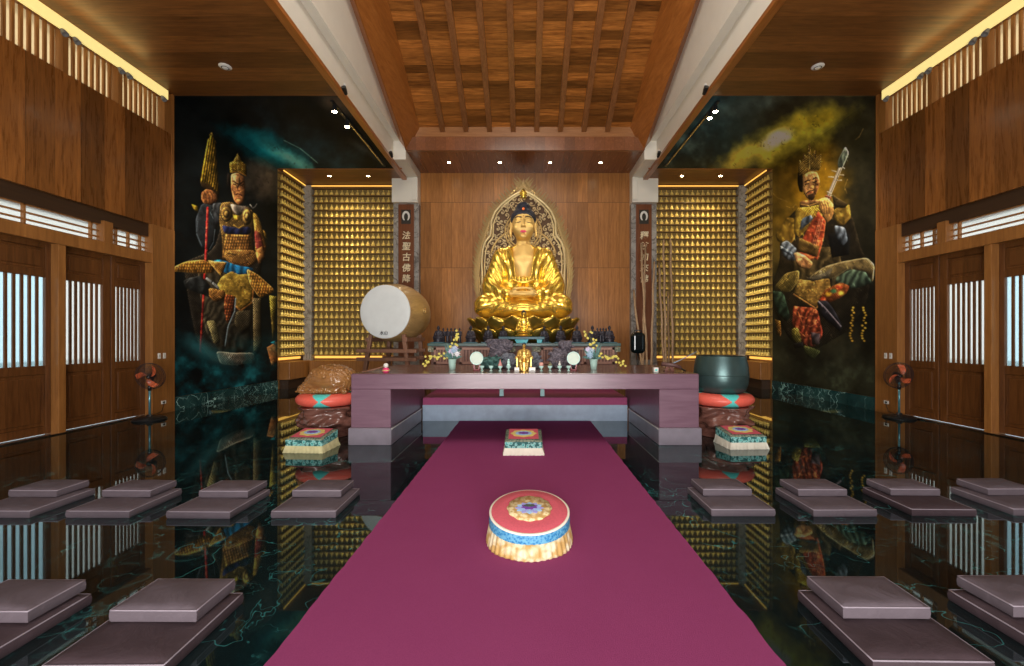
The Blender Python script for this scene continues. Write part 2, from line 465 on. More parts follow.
for s, nm in ((-1,'left'), (1,'right')):
    # wide mitred side board of the roof frame
    b = MB(); y0, y1 = yr-.5, 13.0
    pts = []
    for y in (y0, y1): 
        pts += [(s*XB, y, z_out(y)), (s*3.2, y+.1, z_in(y+.1)-.02), (s*3.3, y+.1, z_in(y+.1)+.15), (s*4.05, y, z_out(y)+.6)]
    b.add(pts, [(0,1,5,4),(1,2,6,5),(2,3,7,6),(3,0,4,7),(0,1,2,3),(4,5,6,7)])
    struct(b.build('trim_roof_'+nm, M_frame))
    # white beam wall above the low ceiling
    b = MB()
    zt = lambda y: z_out(y)+.35
    prof = [(YE-.2, 7.58), (14.45, 7.58), (14.45, 8.1), (12.9, zt(12.9)+.3), (yr-.5, zt(yr-.5)+.3), (YE-.2, 11.2)]
    b.prism(prof, s*3.78, s*4.3, ax='x')
    b.box(s*3.97, s*4.09, YE-.2, 14.45, 6.96, 7.60); b.box(s*4.09, s*4.3, YE-.2, 14.45, 7.18, 7.60)
    b.box(s*XB, s*3.97, 12.98, 14.45, 7.02, 8.0)
    struct(b.build('wall_beam_'+nm, M_white))
    # white beam end standing on the stone column
    b = MB(); b.box(s*XB, s*4.48, 14.45, YB+.3, 6.2, 7.02); b.box(s*XB, s*4.2, 14.45, YB+.3, 7.0, 8.1); b.box(s*XB, s*3.78, 14.40, 14.45, 6.26, 7.05)
    struct(b.build('trim_capital_'+nm, M_white, bev=.01))
    # low ceiling: boarded front part, boarded niche part
    b = MB(); b.box(s*3.98, s*(XW+.6), YE-.2, YM0, ZC, ZC+.2); b.box(s*3.98, s*(XW+.6), YM1, YF+.3, ZC, ZC+.2)
    struct(b.build('ceiling_'+nm, M_ceil))
    b = MB(); b.box(s*3.955, s*4.11, YE-.2, 14.4, ZC-.075, ZC+.02); b.box(s*3.9, s*(XW-.05), YM1+.0, YM1+.03, ZC-.02, ZC+.02)
    struct(b.build('trim_ceiling_'+nm, M_frame, bev=.008))
    # side wall: upper boards, clerestory band, posts
    b = MB(); b.box(s*(XW-.03), s*(XW+.35), YE-.2, YM0-.0, 4.0, 6.12)
    b.box(s*XW, s*(XW+.35), YE-.2, 3.6, 0, 4.0)
    b.box(s*XW, s*(XW+.35), YE-.2, YM0, 6.84, 7.05)
    struct(b.build('wall_'+nm, M_wall))
    b = MB(); b.box(s*(XW-.06), s*(XW+.3), 8.99, YM0, 0, 4.0); b.box(s*(XW-.045), s*(XW+.3), 9.30, YM0, 6.12, 6.97)
    b.box(s*(XW-.05), s*(XW+.3), YM0-.06, YM0, 0, ZC)
    struct(b.build('trim_corner_'+nm, M_post))
    struct(boxobj('trim_cove_'+nm, s*(XW-.10), s*(XW-.055), YE, 9.33, 6.79, 6.985, M_cove))
    # mural bay wall core and niche walls
    b = MB(); b.box(s*(XW+.02), s*(XW+.35), YM0, YF+.3, 0, ZC+.2)
    b.box(s*4.48, s*(XW+.35), 15.26, YF+.3, 0, ZC+.2)
    struct(b.build('wall_niche_'+nm, M_niche))
    b = MB(); b.box(s*(XW-.03), s*(XW+.02), YM0, YM1, 0, .295)
    struct(b.build('baseboard_'+nm, M_curb))
# soffit in front of the altar wall and the cross frame of the roof
b = MB(); b.prism([(12.98,7.30),(YB+.05,7.31),(YB+.05,7.7),(12.98,7.7)], -XB-.02, XB+.02, ax='x')
struct(b.build('ceiling_soffit', M_soff))
b = MB()
b.add([(-XB,12.98,7.30),(XB,12.98,7.30),(3.2,13.07,7.76),(-3.2,13.07,7.76),(-XB,13.1,7.3),(XB,13.1,7.3),(3.2,13.2,7.76),(-3.2,13.2,7.76)],
      [(0,1,2,3),(4,5,6,7),(0,1,5,4),(1,2,6,5),(2,3,7,6),(3,0,4,7)])
struct(b.build('trim_roof_front', wood('front frame wood', (.19,.065,.018), (.34,.135,.045), 'x', 'z', .9, .3, .3, .25, coat=.2)))
b = MB(); b.prism([(13.07,7.75),(13.07,8.10),(13.5,8.10),(13.5,7.75)], -3.58, 3.58, ax='x')
struct(b.build('trim_roof_ledge', wood('ledge wood', (.25,.10,.03), (.42,.19,.07), 'x', 'z', .9, .3, .3, .2, coat=.2)))
# eight rafters
M_raft = wood('rafter wood', (.18,.065,.02), (.33,.14,.05), 'y', 'x', 3.0, .3, 0, .2, coat=.2)
for k in range(8):
    x = (k-3.5)*.715
    b = MB()
    y0, y1 = yr, 13.08
    q = [(x-.075, y, z_in(y)-d) for y in (y0, y1) for d in (0, .16)] + [(x+.075, y, z_in(y)-d) for y in (y0, y1) for d in (0, .16)]
    b.add(q, [(0,1,3,2),(4,5,7,6),(0,1,5,4),(2,3,7,6),(0,2,6,4),(1,3,7,5)])
    o = b.build('trim_%d' % (k+1), M_raft); struct(o)

# ------------------------------------------------------------------ side walls: doors, transoms, clerestory
n_door = n_win = 0
for s, nm in ((-1,'left'), (1,'right')):
    X0 = XW + .10                                     # plane of the leaves
    bx = lambda B, a, c, y0, y1, z0, z1, m=0: B.box(s*a, s*c, y0, y1, z0, z1, m)
    # posts and beams of the opening
    b = MB()
    for y0, y1 in ((7.21, 7.33), (5.03, 5.32), (3.55, 3.62)): bx(b, XW-.02, XW+.22, y0, y1, 0, 3.26)
    bx(b, XW-.04, XW+.24, 3.55, 9.0, 3.19, 3.40)
    bx(b, XW-.03, XW+.22, 7.98, 8.16, 3.38, 3.80); bx(b, XW-.03, XW+.22, 5.4, 5.6, 3.38, 3.80)
    struct(b.build('trim_door_frame_'+nm, M_post, bev=.008))
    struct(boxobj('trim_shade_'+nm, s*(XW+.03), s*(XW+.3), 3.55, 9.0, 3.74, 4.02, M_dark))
    b = MB(); bx(b, XW-.03, XW+.25, 3.6, 9.0, 0, .02); struct(b.build('trim_sill_'+nm, M_chrome))
    for (y0, y1, t0, t1) in ((8.25, 9.0, .09, .12), (7.33, 8.25, .11, .16), (6.27, 7.21, .11, .085), (5.32, 6.27, .11, .11), (4.18, 5.03, .11, .11), (3.62, 4.18, .08, .08)):
        n_door += 1
        d = thing('door_%d' % n_door, None, None, (0,0,0)); struct(d)
        b = MB()
        bx(b, X0, X0+.06, y0+.01, y0+t0, .03, 3.2); bx(b, X0, X0+.06, y1-t1, y1-.01, .03, 3.2)
        for z0, z1 in ((.03,.16), (1.02,1.16), (2.62,2.74), (3.10,3.2)): bx(b, X0, X0+.06, y0+t0, y1-t1, z0, z1)
        b.build('door_frame', M_door, d, bev=.006)
        b = MB(); bx(b, X0+.02, X0+.045, y0+t0, y1-t1, .16, 1.02); bx(b, X0+.005, X0+.03, y0+t0+.06, y1-t1-.06, .22, .96); b.build('lower_panel', M_door, d, bev=.01)
        b = MB(); bx(b, X0+.02, X0+.045, y0+t0, y1-t1, 2.74, 3.10); bx(b, X0+.005, X0+.03, y0+t0+.06, y1-t1-.06, 2.79, 3.05); b.build('upper_panel', M_door, d, bev=.01)
        b = MB(); n = 7; w = (y1-y0-t0-t1)/n
        for k in range(1, n): 
            yc = y0+t0+w*k; bx(b, X0+.018, X0+.042, yc-.019, yc+.019, 1.14, 2.64)
        b.build('lattice', M_door, d)
        b = MB(); bx(b, X0+.045, X0+.052, y0+t0, y1-t1, 1.14, 2.64); b.build('glass_pane', M_glass if y1 < 7.25 else M_frost, d)
    for (y0, y1) in ((8.16, 9.0), (5.6, 7.98), (3.6, 5.4)):
        n_win += 1
        d = thing('window_%d' % n_win, None, None); struct(d)
        b = MB()
        bx(b, XW+.06, XW+.12, y0, y1, 3.40, 3.43); bx(b, XW+.06, XW+.12, y0, y1, 3.72, 3.76)
        for z in (3.50, 3.61): bx(b, XW+.065, XW+.105, y0, y1, z-.014, z+.014)
        for yy in ((y0+.16, y1-.16, y0+.42 if y1-y0 < 1 else y0+.16) if y1-y0 < 1 else (y0+.14, y1-.14, (y0+y1)/2)): bx(b, XW+.06, XW+.11, yy-.016, yy+.016, 3.42, 3.74)
        b.build('window_frame', M_post, d)
        b = MB(); bx(b, XW+.112, XW+.118, y0, y1, 3.42, 3.74); b.build('glass_pane', M_frost, d)
    # clerestory: frosted panes behind upright boards
    posts = [8.30, 7.31, 6.3, 5.3, 4.3, 3.3]
    edges = [9.30] + posts + [2.3]
    for k in range(len(edges)-1):
        y1, y0 = edges[k], edges[k+1]
        n_win += 1
        d = thing('window_%d' % n_win, None, None); struct(d)
        b = MB(); bx(b, XW+.10, XW+.11, y0, y1, 6.12, 6.86); b.build('glass_pane', M_cream, d)
        b = MB(); n = 9; w = (y1-y0)/n
        for j in range(1, n): bx(b, XW+.06, XW+.095, y0+w*j-.022, y0+w*j+.022, 6.12, 6.86)
        b.build('upright_slats', M_post, d)
        b = MB(); bx(b, XW-.03, XW+.12, y0-.045, y0+.045, 6.12, 6.86); b.build('window_post', M_post, d)
    struct(boxobj('wall_clerestory_'+nm, s*XW, s*(XW+.35), YE-.2, 2.3, 6.12, 6.86, M_wall))

# outside: pale paving and garden wall seen through the glass
M_pave = flat('outdoor paving', (.45,.46,.46), .8, scale=2)
def hedge():
    t = NT('outdoor hedge'); o = t.obj(); f = t.noise(o, 3.0, 6, .7)
    t.col(t.ramp(f, [(.35, (.02,.06,.05)), (.65, (.12,.28,.22))])); t.set(Roughness=.8); return t.m
M_hedge = hedge()
for s, nm in ((-1,'left'), (1,'right')):
    struct(boxobj('ground_outside_'+nm, s*9.2, s*16, YE, 17, -.3, -.05, M_pave))
    struct(boxobj('wall_garden_'+nm, s*13.0, s*13.2, YE, 17, -.1, 1.0, M_hedge))
# ================================================================== painted murals (wall + ceiling of each bay)
SS = 4
def vnoise(h, w, cells, seed, octaves=4):
    rg = np.random.RandomState(seed); out = np.zeros((h, w)); amp = 1; tot = 0
    for o in range(octaves):
        c = cells*2**o; cy = max(2, int(c*h/w))
        g = rg.rand(cy+2, c+2)
        yy = np.linspace(0, cy, h); xx = np.linspace(0, c, w)
        iy, ix = yy.astype(int), xx.astype(int); fy, fx = yy-iy, xx-ix
        fy, fx = fy*fy*(3-2*fy), fx*fx*(3-2*fx); fy = fy[:, None]
        a = g[iy][:, ix]*(1-fx) + g[iy][:, ix+1]*fx
        b_ = g[iy+1][:, ix]*(1-fx) + g[iy+1][:, ix+1]*fx
        out += amp*(a*(1-fy)+b_*fy); tot += amp; amp *= .55
    return out/tot
class Paint:
    """a colour canvas over the measured region x0..x1, y0..y1"""
    def __init__(s, x0, x1, y0, y1, seed):
        s.x0, s.y0 = x0, y0; s.w, s.h = int((x1-x0)*SS), int((y1-y0)*SS)
        s.c = np.zeros((s.h, s.w, 3)); s.lx = 1.0 if seed < 20 else -.8; s.Y, s.X = np.mgrid[0:s.h, 0:s.w]
        s.X = s.X/SS + x0; s.Y = s.Y/SS + y0
        s.n1 = vnoise(s.h, s.w, 7, seed); s.n2 = vnoise(s.h, s.w, 40, seed+1, 3); s.n3 = vnoise(s.h, s.w, 16, seed+2, 5)
    def blend(s, a, col):
        a = np.clip(a, 0, 1)[..., None]; s.c = s.c*(1-a) + np.asarray(col, float)*a if np.ndim(col) < 3 else s.c*(1-a) + col*a
    def blob(s, cx, cy, rx, ry, col, k=1, rot=0, noise=0, pw=1):
        c, sn = math.cos(rot), math.sin(rot)
        dx, dy = s.X-cx, s.Y-cy; u, v = (dx*c+dy*sn)/rx, (-dx*sn+dy*c)/ry
        d = np.sqrt(u*u+v*v) + noise*(s.n3-.5)*2
        s.blend(k*np.clip(1-d, 0, 1)**pw, col)
    def inside(s, pts):
        xs, ys = [p[0] for p in pts], [p[1] for p in pts]
        i0, i1 = max(0, int((min(xs)-s.x0)*SS)-1), min(s.w, int((max(xs)-s.x0)*SS)+2)
        j0, j1 = max(0, int((min(ys)-s.y0)*SS)-1), min(s.h, int((max(ys)-s.y0)*SS)+2)
        if i1 <= i0 or j1 <= j0: return None
        X, Y = s.X[j0:j1, i0:i1], s.Y[j0:j1, i0:i1]
        m = np.zeros(X.shape, bool)
        for k in range(len(pts)):
            (xa, ya), (xb, yb) = pts[k], pts[k-1]
            if ya == yb: continue
            c = (ya > Y) != (yb > Y)
            m ^= c & (X < (xb-xa)*(Y-ya)/(yb-ya)+xa)
        return (slice(j0, j1), slice(i0, i1)), m
    def poly(s, pts, col, col2=None, tex=None, k=1, mot=.35, edge=None, sharp=False):
        if len(pts) > 4 and not sharp:
            for _ in range(2):
                pts = [q_ for i_ in range(len(pts)) for q_ in (tuple(.87*pts[i_][e_]+.13*pts[(i_+1) % len(pts)][e_] for e_ in (0,1)), tuple(.13*pts[i_][e_]+.87*pts[(i_+1) % len(pts)][e_] for e_ in (0,1)))]
        """filled shape: col at its top-left blending to col2 at its bottom-right, with a painted texture"""
        r = s.inside(pts)
        if r is None: return
        sl, m = r
        X, Y = s.X[sl], s.Y[sl]
        col = np.asarray(col, float); c2 = col*.45 if col2 is None else np.asarray(col2, float)
        xs, ys = [p[0] for p in pts], [p[1] for p in pts]
        t = np.clip(.5*(X-min(xs))/(max(xs)-min(xs)+.1) + .5*(Y-min(ys))/(max(ys)-min(ys)+.1), 0, 1)[..., None]
        C = col*(1-t) + c2*t
        C = C*(1-mot + 2*mot*s.n2[sl])[..., None]
        if tex == 'scale':
            a = np.sin((X+Y*.7)*3.1)*np.sin((X-Y*.7)*3.1)
            C = C*(.75 + .75*a[..., None])
        elif tex == 'rows':
            a = np.sin(X*2.4+np.floor(Y/3.0)*1.6)*.5+.5; e = np.abs(np.sin(Y*PI/3.0))
            C = C*(.4+.8*(a*e)[..., None])
        elif tex == 'brocade':
            q_ = np.sin(X*2.9+3*s.n3[sl]*6)*np.sin(Y*2.7+s.n1[sl]*9); C = C*(.72 + .62*np.clip(q_*2.5,-.6,1)*(.4+s.n2[sl]))[..., None]
        elif tex == 'folds':
            a = np.sin(X*.7+Y*.3+26*s.n1[sl]); C = C*(.8+.3*a[..., None])
        elif tex == 'ribs':
            a = np.sin(X*2.6+Y*.42); C = C*(.6+.5*a[..., None])
        if edge is not None:
            e = m & ~(np.roll(m, 3, 0) & np.roll(m, -3, 0) & np.roll(m, 3, 1) & np.roll(m, -3, 1))
            C = np.where(e[..., None], np.asarray(edge, float), C)
        pad = 4*SS; M = np.pad(m.astype(float), pad)
        for r_, wt in ((SS//2+1, .55), (2*SS, .75)):
            B_ = M
            for _ in range(2):
                for ax_ in (0, 1):
                    cs_ = np.cumsum(B_, ax_); B_ = (np.roll(cs_, -r_, ax_)-np.roll(cs_, r_, ax_))/(2*r_)
            gy, gx = np.gradient(B_[pad:-pad, pad:-pad])
            C = C*np.clip(1 + wt*r_*1.6*(gx*s.lx + gy*.8), .35, 1.9)[..., None]
        C = C*(.86+.28*s.n3[sl])[..., None]
        a = m.astype(float)*k
        s.c[sl] = s.c[sl]*(1-a[..., None]) + C*a[..., None]
    def line(s, pts, w, col, k=1, fade=None):
        for (xa, ya), (xb, yb) in zip(pts[:-1], pts[1:]):
            L = math.hypot(xb-xa, yb-ya) or 1; nx, ny = -(yb-ya)/L*w/2, (xb-xa)/L*w/2
            s.poly([(xa+nx, ya+ny), (xb+nx, yb+ny), (xb-nx, yb-ny), (xa-nx, ya-ny)], col, col, k=k, mot=.15)
    def glints(s):
        n4 = vnoise(s.h, s.w, 110, 77, 2); g_ = np.clip((s.c[...,0]-s.c[...,2]-30)/70, 0, 1)*(np.abs(s.c-s.bg).sum(2) > 14)
        s.c *= (1 - .45*g_*np.clip(.5-n4, 0, 1)*2)[..., None]
        s.c += (g_*np.clip(n4*5-2.9, 0, 1))[..., None]*np.array([86, 68, 34])
        s.c *= (.62+.74*vnoise(s.h, s.w, 26, 5, 4))[..., None]
        ys_, xs_ = np.where(np.abs(s.c-s.bg).sum(2) > 40); q_ = random.Random(9)
        for k_ in range(900):
            i_ = q_.randrange(len(ys_)); cx_, cy_ = s.x0+xs_[i_]/SS, s.y0+ys_[i_]/SS; c_ = s.c[ys_[i_], xs_[i_]]
            a_ = q_.gauss(1.2, .7); L_ = q_.uniform(1.0, 3.2)
            s.line([(cx_, cy_), (cx_+L_*math.cos(a_), cy_+L_*math.sin(a_))], q_.uniform(.3, .7), np.clip(c_*q_.choice((1.55, .42, .5)), 0, 235), .75)
    def smooth(s, n=1):
        for _ in range(n):
            c = s.c
            s.c = (c*2 + np.roll(c,1,0)+np.roll(c,-1,0)+np.roll(c,1,1)+np.roll(c,-1,1))/6
    def sample(s, px, py):
        i = np.clip((px-s.x0)*SS, 0, s.w-1.01); j = np.clip((py-s.y0)*SS, 0, s.h-1.01)
        i0, j0 = i.astype(int), j.astype(int); fi, fj = (i-i0)[:, None], (j-j0)[:, None]
        i1, j1 = np.minimum(i0+1, s.w-1), np.minimum(j0+1, s.h-1)
        c = (s.c[j0,i0]*(1-fi)+s.c[j0,i1]*fi)*(1-fj) + (s.c[j1,i0]*(1-fi)+s.c[j1,i1]*fi)*fj
        c = np.clip(c, 0, 255)/255
        return np.where(c <= .04045, c/12.92, ((c+.055)/1.055)**2.4)

def t_(ox, oy, sc):
    return lambda *p: [(ox+p[i]/sc, oy+p[i+1]/sc) for i in range(0, len(p), 2)]

# ---------------- left: frowning guardian with a furled parasol
A, B = t_(170, 120, 4.757), t_(170, 250, 3.918)
p = Paint(168, 396, 92, 402, 11)
p.c[:] = (9, 12, 13); p.c += (p.n1[..., None]-.45)*np.array([16, 18, 18])
# sky: teal streak over the ceiling
p.blob(330, 160, 95, 26, (34, 66, 80), .6, .45, .5)
p.blob(272, 150, 54, 19, (10, 116, 132), 1.2, .48, .3)
p.blob(290, 158, 42, 9, (96, 176, 178), 1.3, .52, .45)
p.blob(250, 138, 42, 10, (10, 70, 80), .7, .3, .5)
p.blob(366, 150, 30, 5, (70, 72, 72), .5, .55, .5)
p.blob(337, 104, 26, 12, (120, 92, 66), .55, .4, .3)
p.line([(284, 140), (300, 148), (311, 157), (318, 163)], .8, (140, 190, 186), .6)
p.blob(265, 178, 28, 24, (112, 96, 80), .8, .2, .5)
p.blob(200, 160, 36, 60, (20, 26, 28), .5, 0, .5)
P_ = p.poly; p.bg = p.c.copy()
P_([(183,262),(214,250),(226,205),(252,206),(264,250),(262,262),(256,300),(262,350),(240,368),(212,362),(196,340),(188,300)], (44,38,30), (20,19,18), 'brocade')
P_([(196,262),(222,262),(246,300),(252,350),(222,356),(204,330)], (62,54,40), (30,28,24), 'folds')
# left arm, dark sleeve
P_(A(150,395, 215,410, 225,470, 215,560, 190,620, 145,605, 122,540, 120,470), (40,44,48), (12,14,16))
for a in ((130,480, 124,540, 150,600), (212,520, 205,580, 186,615), (205,420, 190,440, 205,470)): p.line(A(*a), .7, (110,125,135), .7)
P_(A(100,400, 130,410, 135,440, 112,425), (150,120,30))
# parasol
P_(A(193,72, 215,98, 222,200, 232,350, 222,372, 203,330, 186,308, 148,300, 142,290, 160,190, 178,95), (196,158,44), (92,66,18), 'ribs', sharp=True)
for a in ((196,80, 168,295), (204,80, 190,300), (212,100, 214,330)): p.line(A(*a), .9, (50,34,12), .8)
p.line(A(165,190, 222,205), .9, (70,46,16)); p.line(A(186,74, 196,60, 200,76), 1.2, (120,100,40))
P_(A(140,292, 186,305, 232,350, 228,385, 200,345, 150,320), (50,36,20), (20,14,10))
P_(A(200,398, 248,392, 250,480, 214,500, 206,450), (58,60,62), (22,24,28), 'folds')
# hand
P_(A(148,345, 170,328, 200,335, 222,360, 225,385, 195,402, 160,398, 146,375), (165,104,58), (86,48,26))
for k in range(4): p.line(A(158+k*15,338, 170+k*15,362, 172+k*14,396), .7, (60,34,20), .9)
# pole
p.line([(207.4,207), (205.7,250), (203,300)], 2.2, (176,34,34)); p.line([(203,300), (200,352)], 2.0, (110,22,22)); p.line([(206.6,210), (204.6,270)], .6, (230,90,80), .8)
# body armour
P_(A(238,395, 290,388, 345,420, 392,428, 402,470, 392,560, 404,650, 248,655, 246,560, 232,480), (112,86,44), (44,32,18), 'brocade')
P_(A(284,398, 330,408, 362,412, 350,440, 322,458, 296,430), (168,156,142), (110,96,84), 'folds')
P_(A(272,250, 290,262, 284,330, 268,300), (30,24,20))
P_(A(288,258, 320,250, 352,272, 357,350, 346,395, 326,408, 302,382, 288,325), (196,132,80), (112,66,36))
P_(A(300,262, 330,262, 335,300, 318,330, 298,300), (206,146,92), (168,110,66), mot=.15)
p.line(A(296,288, 312,300, 322,305), 1.3, (40,22,14)); p.line(A(330,308, 342,294, 352,292), 1.3, (40,22,14))
p.line(A(298,304, 314,310), .9, (25,14,10)); p.line(A(332,314, 350,306), .9, (25,14,10))
p.line(A(322,308, 318,334, 332,336), .9, (92,52,30)); p.line(A(310,356, 322,350, 342,360), 1.2, (60,26,18)); p.line(A(314,372, 334,376), .7, (100,60,36))
p.line(A(302,340, 308,366), .6, (110,66,40)); p.line(A(346,340, 344,368), .6, (90,52,30))
# crown
P_(A(284,252, 282,205, 300,196, 308,180, 320,158, 332,180, 340,198, 362,212, 364,268, 340,258, 318,246, 300,250), (206,164,62), (112,80,26), 'brocade', sharp=True)
p.line(A(286,250, 320,244, 362,266), 1.1, (160,110,44)); p.line(A(320,160, 322,246), .8, (236,206,120), .7)
for x in (296, 346): p.line(A(x,200, x+2,245), .7, (90,60,24))
for (cx, cy, rx, ry) in ((266,445,30,40), (364,458,24,42)):
    for q, c in ((1, (60,46,30)), (.8, (150,116,54)), (.55, (66,50,30)), (.3, (176,140,70))):
        P_([(170+(cx+rx*q*math.cos(a))/4.757, 120+(cy+ry*q*math.sin(a))/4.757) for a in np.linspace(0, 2*PI, 20)[:-1]], c, tuple(x*.6 for x in c))
P_(A(300,450, 330,455, 328,480, 304,476), (200,160,50), (140,100,30))
P_(A(244,500, 300,512, 382,508, 384,540, 330,552, 258,540), (36,44,86), (18,20,40), 'folds')
p.line(A(300,498, 325,515, 350,500), 1.3, (176,140,60))
P_(A(262,542, 376,548, 388,662, 246,662), (190,134,66), (108,66,32), 'rows')
P_([(225,250), (253,250), (259,256), (256,263), (247,268), (232,266), (224,258)], (156,112,56), (80,50,26), 'brocade')
for a in ((227,253, 236,255), (244,255, 252,253), (232,262, 240,265, 248,262)): p.line([(a[i], a[i+1]) for i in range(0, len(a), 2)], .9, (40,24,14))
# right arm
P_(A(392,440, 412,448, 432,495, 458,610, 450,640, 405,640, 402,540), (160,124,50), (100,60,30), 'brocade')
P_(A(402,520, 430,540, 450,620, 420,640, 404,600), (140,58,52), (80,30,28), 'scale')
P_(A(405,630, 440,625, 446,655, 415,668), (170,118,60), (90,56,30))
p.line(A(378,400, 392,420, 404,412, 412,398), 1.0, (100,96,90))
P_(A(440,520, 460,545, 452,570), (110,84,30)); P_([(256,250), (262,246), (265,258), (258,264)], (150,100,52), (80,50,28))
# hips and skirt
P_(B(8,84, 14,66, 60,45, 130,38, 176,60, 170,92, 100,92, 40,86), (204,140,56), (120,74,26), 'rows', edge=(176,130,60))
P_(B(168,40, 200,38, 262,60, 330,72, 302,102, 240,104, 190,74), (36,120,172), (20,70,110), 'folds')
P_(B(146,40, 170,44, 222,48, 200,106), (206,144,62), (130,84,34), 'brocade', edge=(190,150,80))
P_(B(200,106, 240,82, 270,98, 302,92, 326,150, 322,205, 276,238, 226,192, 182,140), (176,142,58), (112,84,30), 'scale')
p.line(B(326,150, 322,205, 276,238, 226,192), 1.6, (150,96,44))
P_(B(298,72, 345,98, 414,160, 352,192, 310,132), (204,144,62), (136,84,34), 'rows', edge=(176,136,70))
P_(B(120,100, 165,150, 175,195, 140,180, 60,150, 50,120, 80,108), (46,48,48), (16,18,18), 'folds')
p.line(B(140,110, 165,128, 190,150), 2.2, (112,116,116)); p.line(B(60,130, 80,112, 110,104), 1.0, (90,92,90))
P_(B(150,148, 215,160, 218,188, 178,206, 152,184), (156,104,48), (70,44,22), 'brocade')
P_(B(214,172, 258,182, 246,262, 222,292, 210,232), (146,74,40), (60,28,18), 'rows')
for k in range(3): p.line(B(212+k*4,200+k*26, 248-k*3,210+k*26), .8, (66,32,20))
P_(B(258,240, 320,235, 318,300, 280,330, 250,290), (70,62,44), (26,24,20), 'brocade')
p.line(B(256,188, 252,240, 226,300, 214,378), 1.1, (150,172,184), .9)
P_(B(324,188, 356,190, 358,378, 326,402), (112,98,66), (60,50,34), 'brocade')
P_(B(140,278, 176,276, 198,360, 172,372, 160,330), (150,136,84), (66,58,40), 'brocade')
P_(B(178,396, 250,404, 328,402, 330,440, 250,452, 196,446), (122,108,90), (66,60,54), 'brocade', edge=(140,128,108))
P_(B(388,178, 418,182, 412,276, 394,270), (126,112,44), (60,58,26), 'brocade'); P_(B(394,240, 412,300, 400,350), (100,84,40))
P_(B(378,382, 416,360, 424,440, 396,452), (140,88,46), (66,40,24)); P_(B(392,362, 410,356, 414,374), (40,130,150))
# teal smoke below
p.glints(); p.smooth(2)
sm = np.clip((p.Y-326)/50, 0, 1)*np.clip(p.n3*2.2-.75, 0, 1)*(p.X < 283)
p.blend(sm*.95, (14, 84, 94)); p.blend(np.clip((p.Y-345)/40, 0, 1)*np.clip(p.n3*3.2-1.75, 0, 1)*.55*(p.X < 283), (60,140,146))
p.blob(202, 350, 36, 10, (40,104,112), .6, .5, .8)
paint_left = p

# ---------------- right: bearded guardian with a lute
C, D = t_(765, 120, 4.757), t_(765, 240, 3.918)
p = Paint(654, 884, 88, 400, 23)
p.c[:] = (34, 32, 22); p.c += (p.n1[..., None]-.45)*np.array([34, 30, 22])
p.blend(np.clip((780-p.X)/60, 0, 1)*np.clip((172-p.Y)/20, 0, 1), (20, 38, 42))
p.blend(np.clip(p.n3*3-1.55, 0, 1)*np.clip((760-p.X)/70, 0, 1)*.6, (104, 126, 122))
p.blob(800, 200, 56, 90, (130, 96, 22), .9, .2, .25)
p.blob(822, 185, 30, 46, (176, 128, 26), .8, .2, .3)
p.blob(790, 136, 82, 26, (160, 152, 50), 1.3, -.42, .35)
p.blob(752, 152, 42, 14, (196, 176, 70), .9, -.3, .45)
p.blob(778, 138, 22, 10, (224, 222, 186), 1.6, -.4, .4)
p.blob(818, 118, 48, 12, (150, 128, 32), .9, -.25, .4)
p.blob(735, 165, 34, 9, (150, 140, 60), .8, -.15, .5)
p.blob(735, 108, 66, 13, (58, 72, 70), .7, -.2, .7)
p.blob(858, 140, 26, 50, (40, 38, 22), .8, 0, .4)
p.blob(864, 300, 30, 90, (12, 12, 10), .9, 0, .3); p.blob(800, 330, 60, 70, (16, 15, 12), .9, 0, .3)
P_ = p.poly; p.bg = p.c.copy()
P_([(781,225),(800,206),(832,204),(852,214),(862,250),(872,268),(868,300),(850,330),(812,352),(790,340),(774,310),(772,285),(780,262)], (46,38,26), (22,20,16), 'brocade')
P_([(792,250),(838,246),(846,280),(830,300),(796,292)], (86,70,40), (44,38,26), 'folds')
# flying ribbons
for a in ((20,330, 60,370, 110,390), (100,410, 130,420, 150,400), (395,280, 380,320, 392,350), (470,40, 450,80, 430,95)): p.line(C(*a), .8, (150,120,60), .5)
# arms and cloak
P_(C(300,540, 408,540, 402,640, 320,655), (20,20,20), (10,10,10))
P_(C(330,500, 384,512, 396,575, 372,600, 340,560), (128,138,150), (54,60,68), 'folds')
P_(C(322,430, 360,412, 402,398, 412,460, 380,500, 340,500), (176,140,54), (96,70,28), 'brocade')
P_(C(320,350, 350,372, 400,400, 378,420, 330,412), (70,58,34), (40,32,20))
P_(C(78,505, 110,462, 142,468, 146,560, 116,600, 60,575, 52,545), (178,140,48), (92,68,26), 'brocade', edge=(110,84,36))
P_(C(78,585, 108,572, 152,612, 168,650, 150,668, 110,668, 84,640), (130,142,156), (60,66,74), 'folds')
P_(C(150,418, 206,414, 262,402, 282,440, 262,480, 200,520, 164,560, 138,540, 140,470), (196,156,56), (122,92,34), 'brocade')
P_(C(176,470, 220,450, 232,470, 200,500, 164,530), (96,110,128), (56,62,70), 'folds')
P_(C(166,385, 258,378, 262,402, 200,412, 168,418), (112,78,48), (60,40,26))
p.line(C(170,400, 210,408, 258,392), 1.0, (170,130,70))
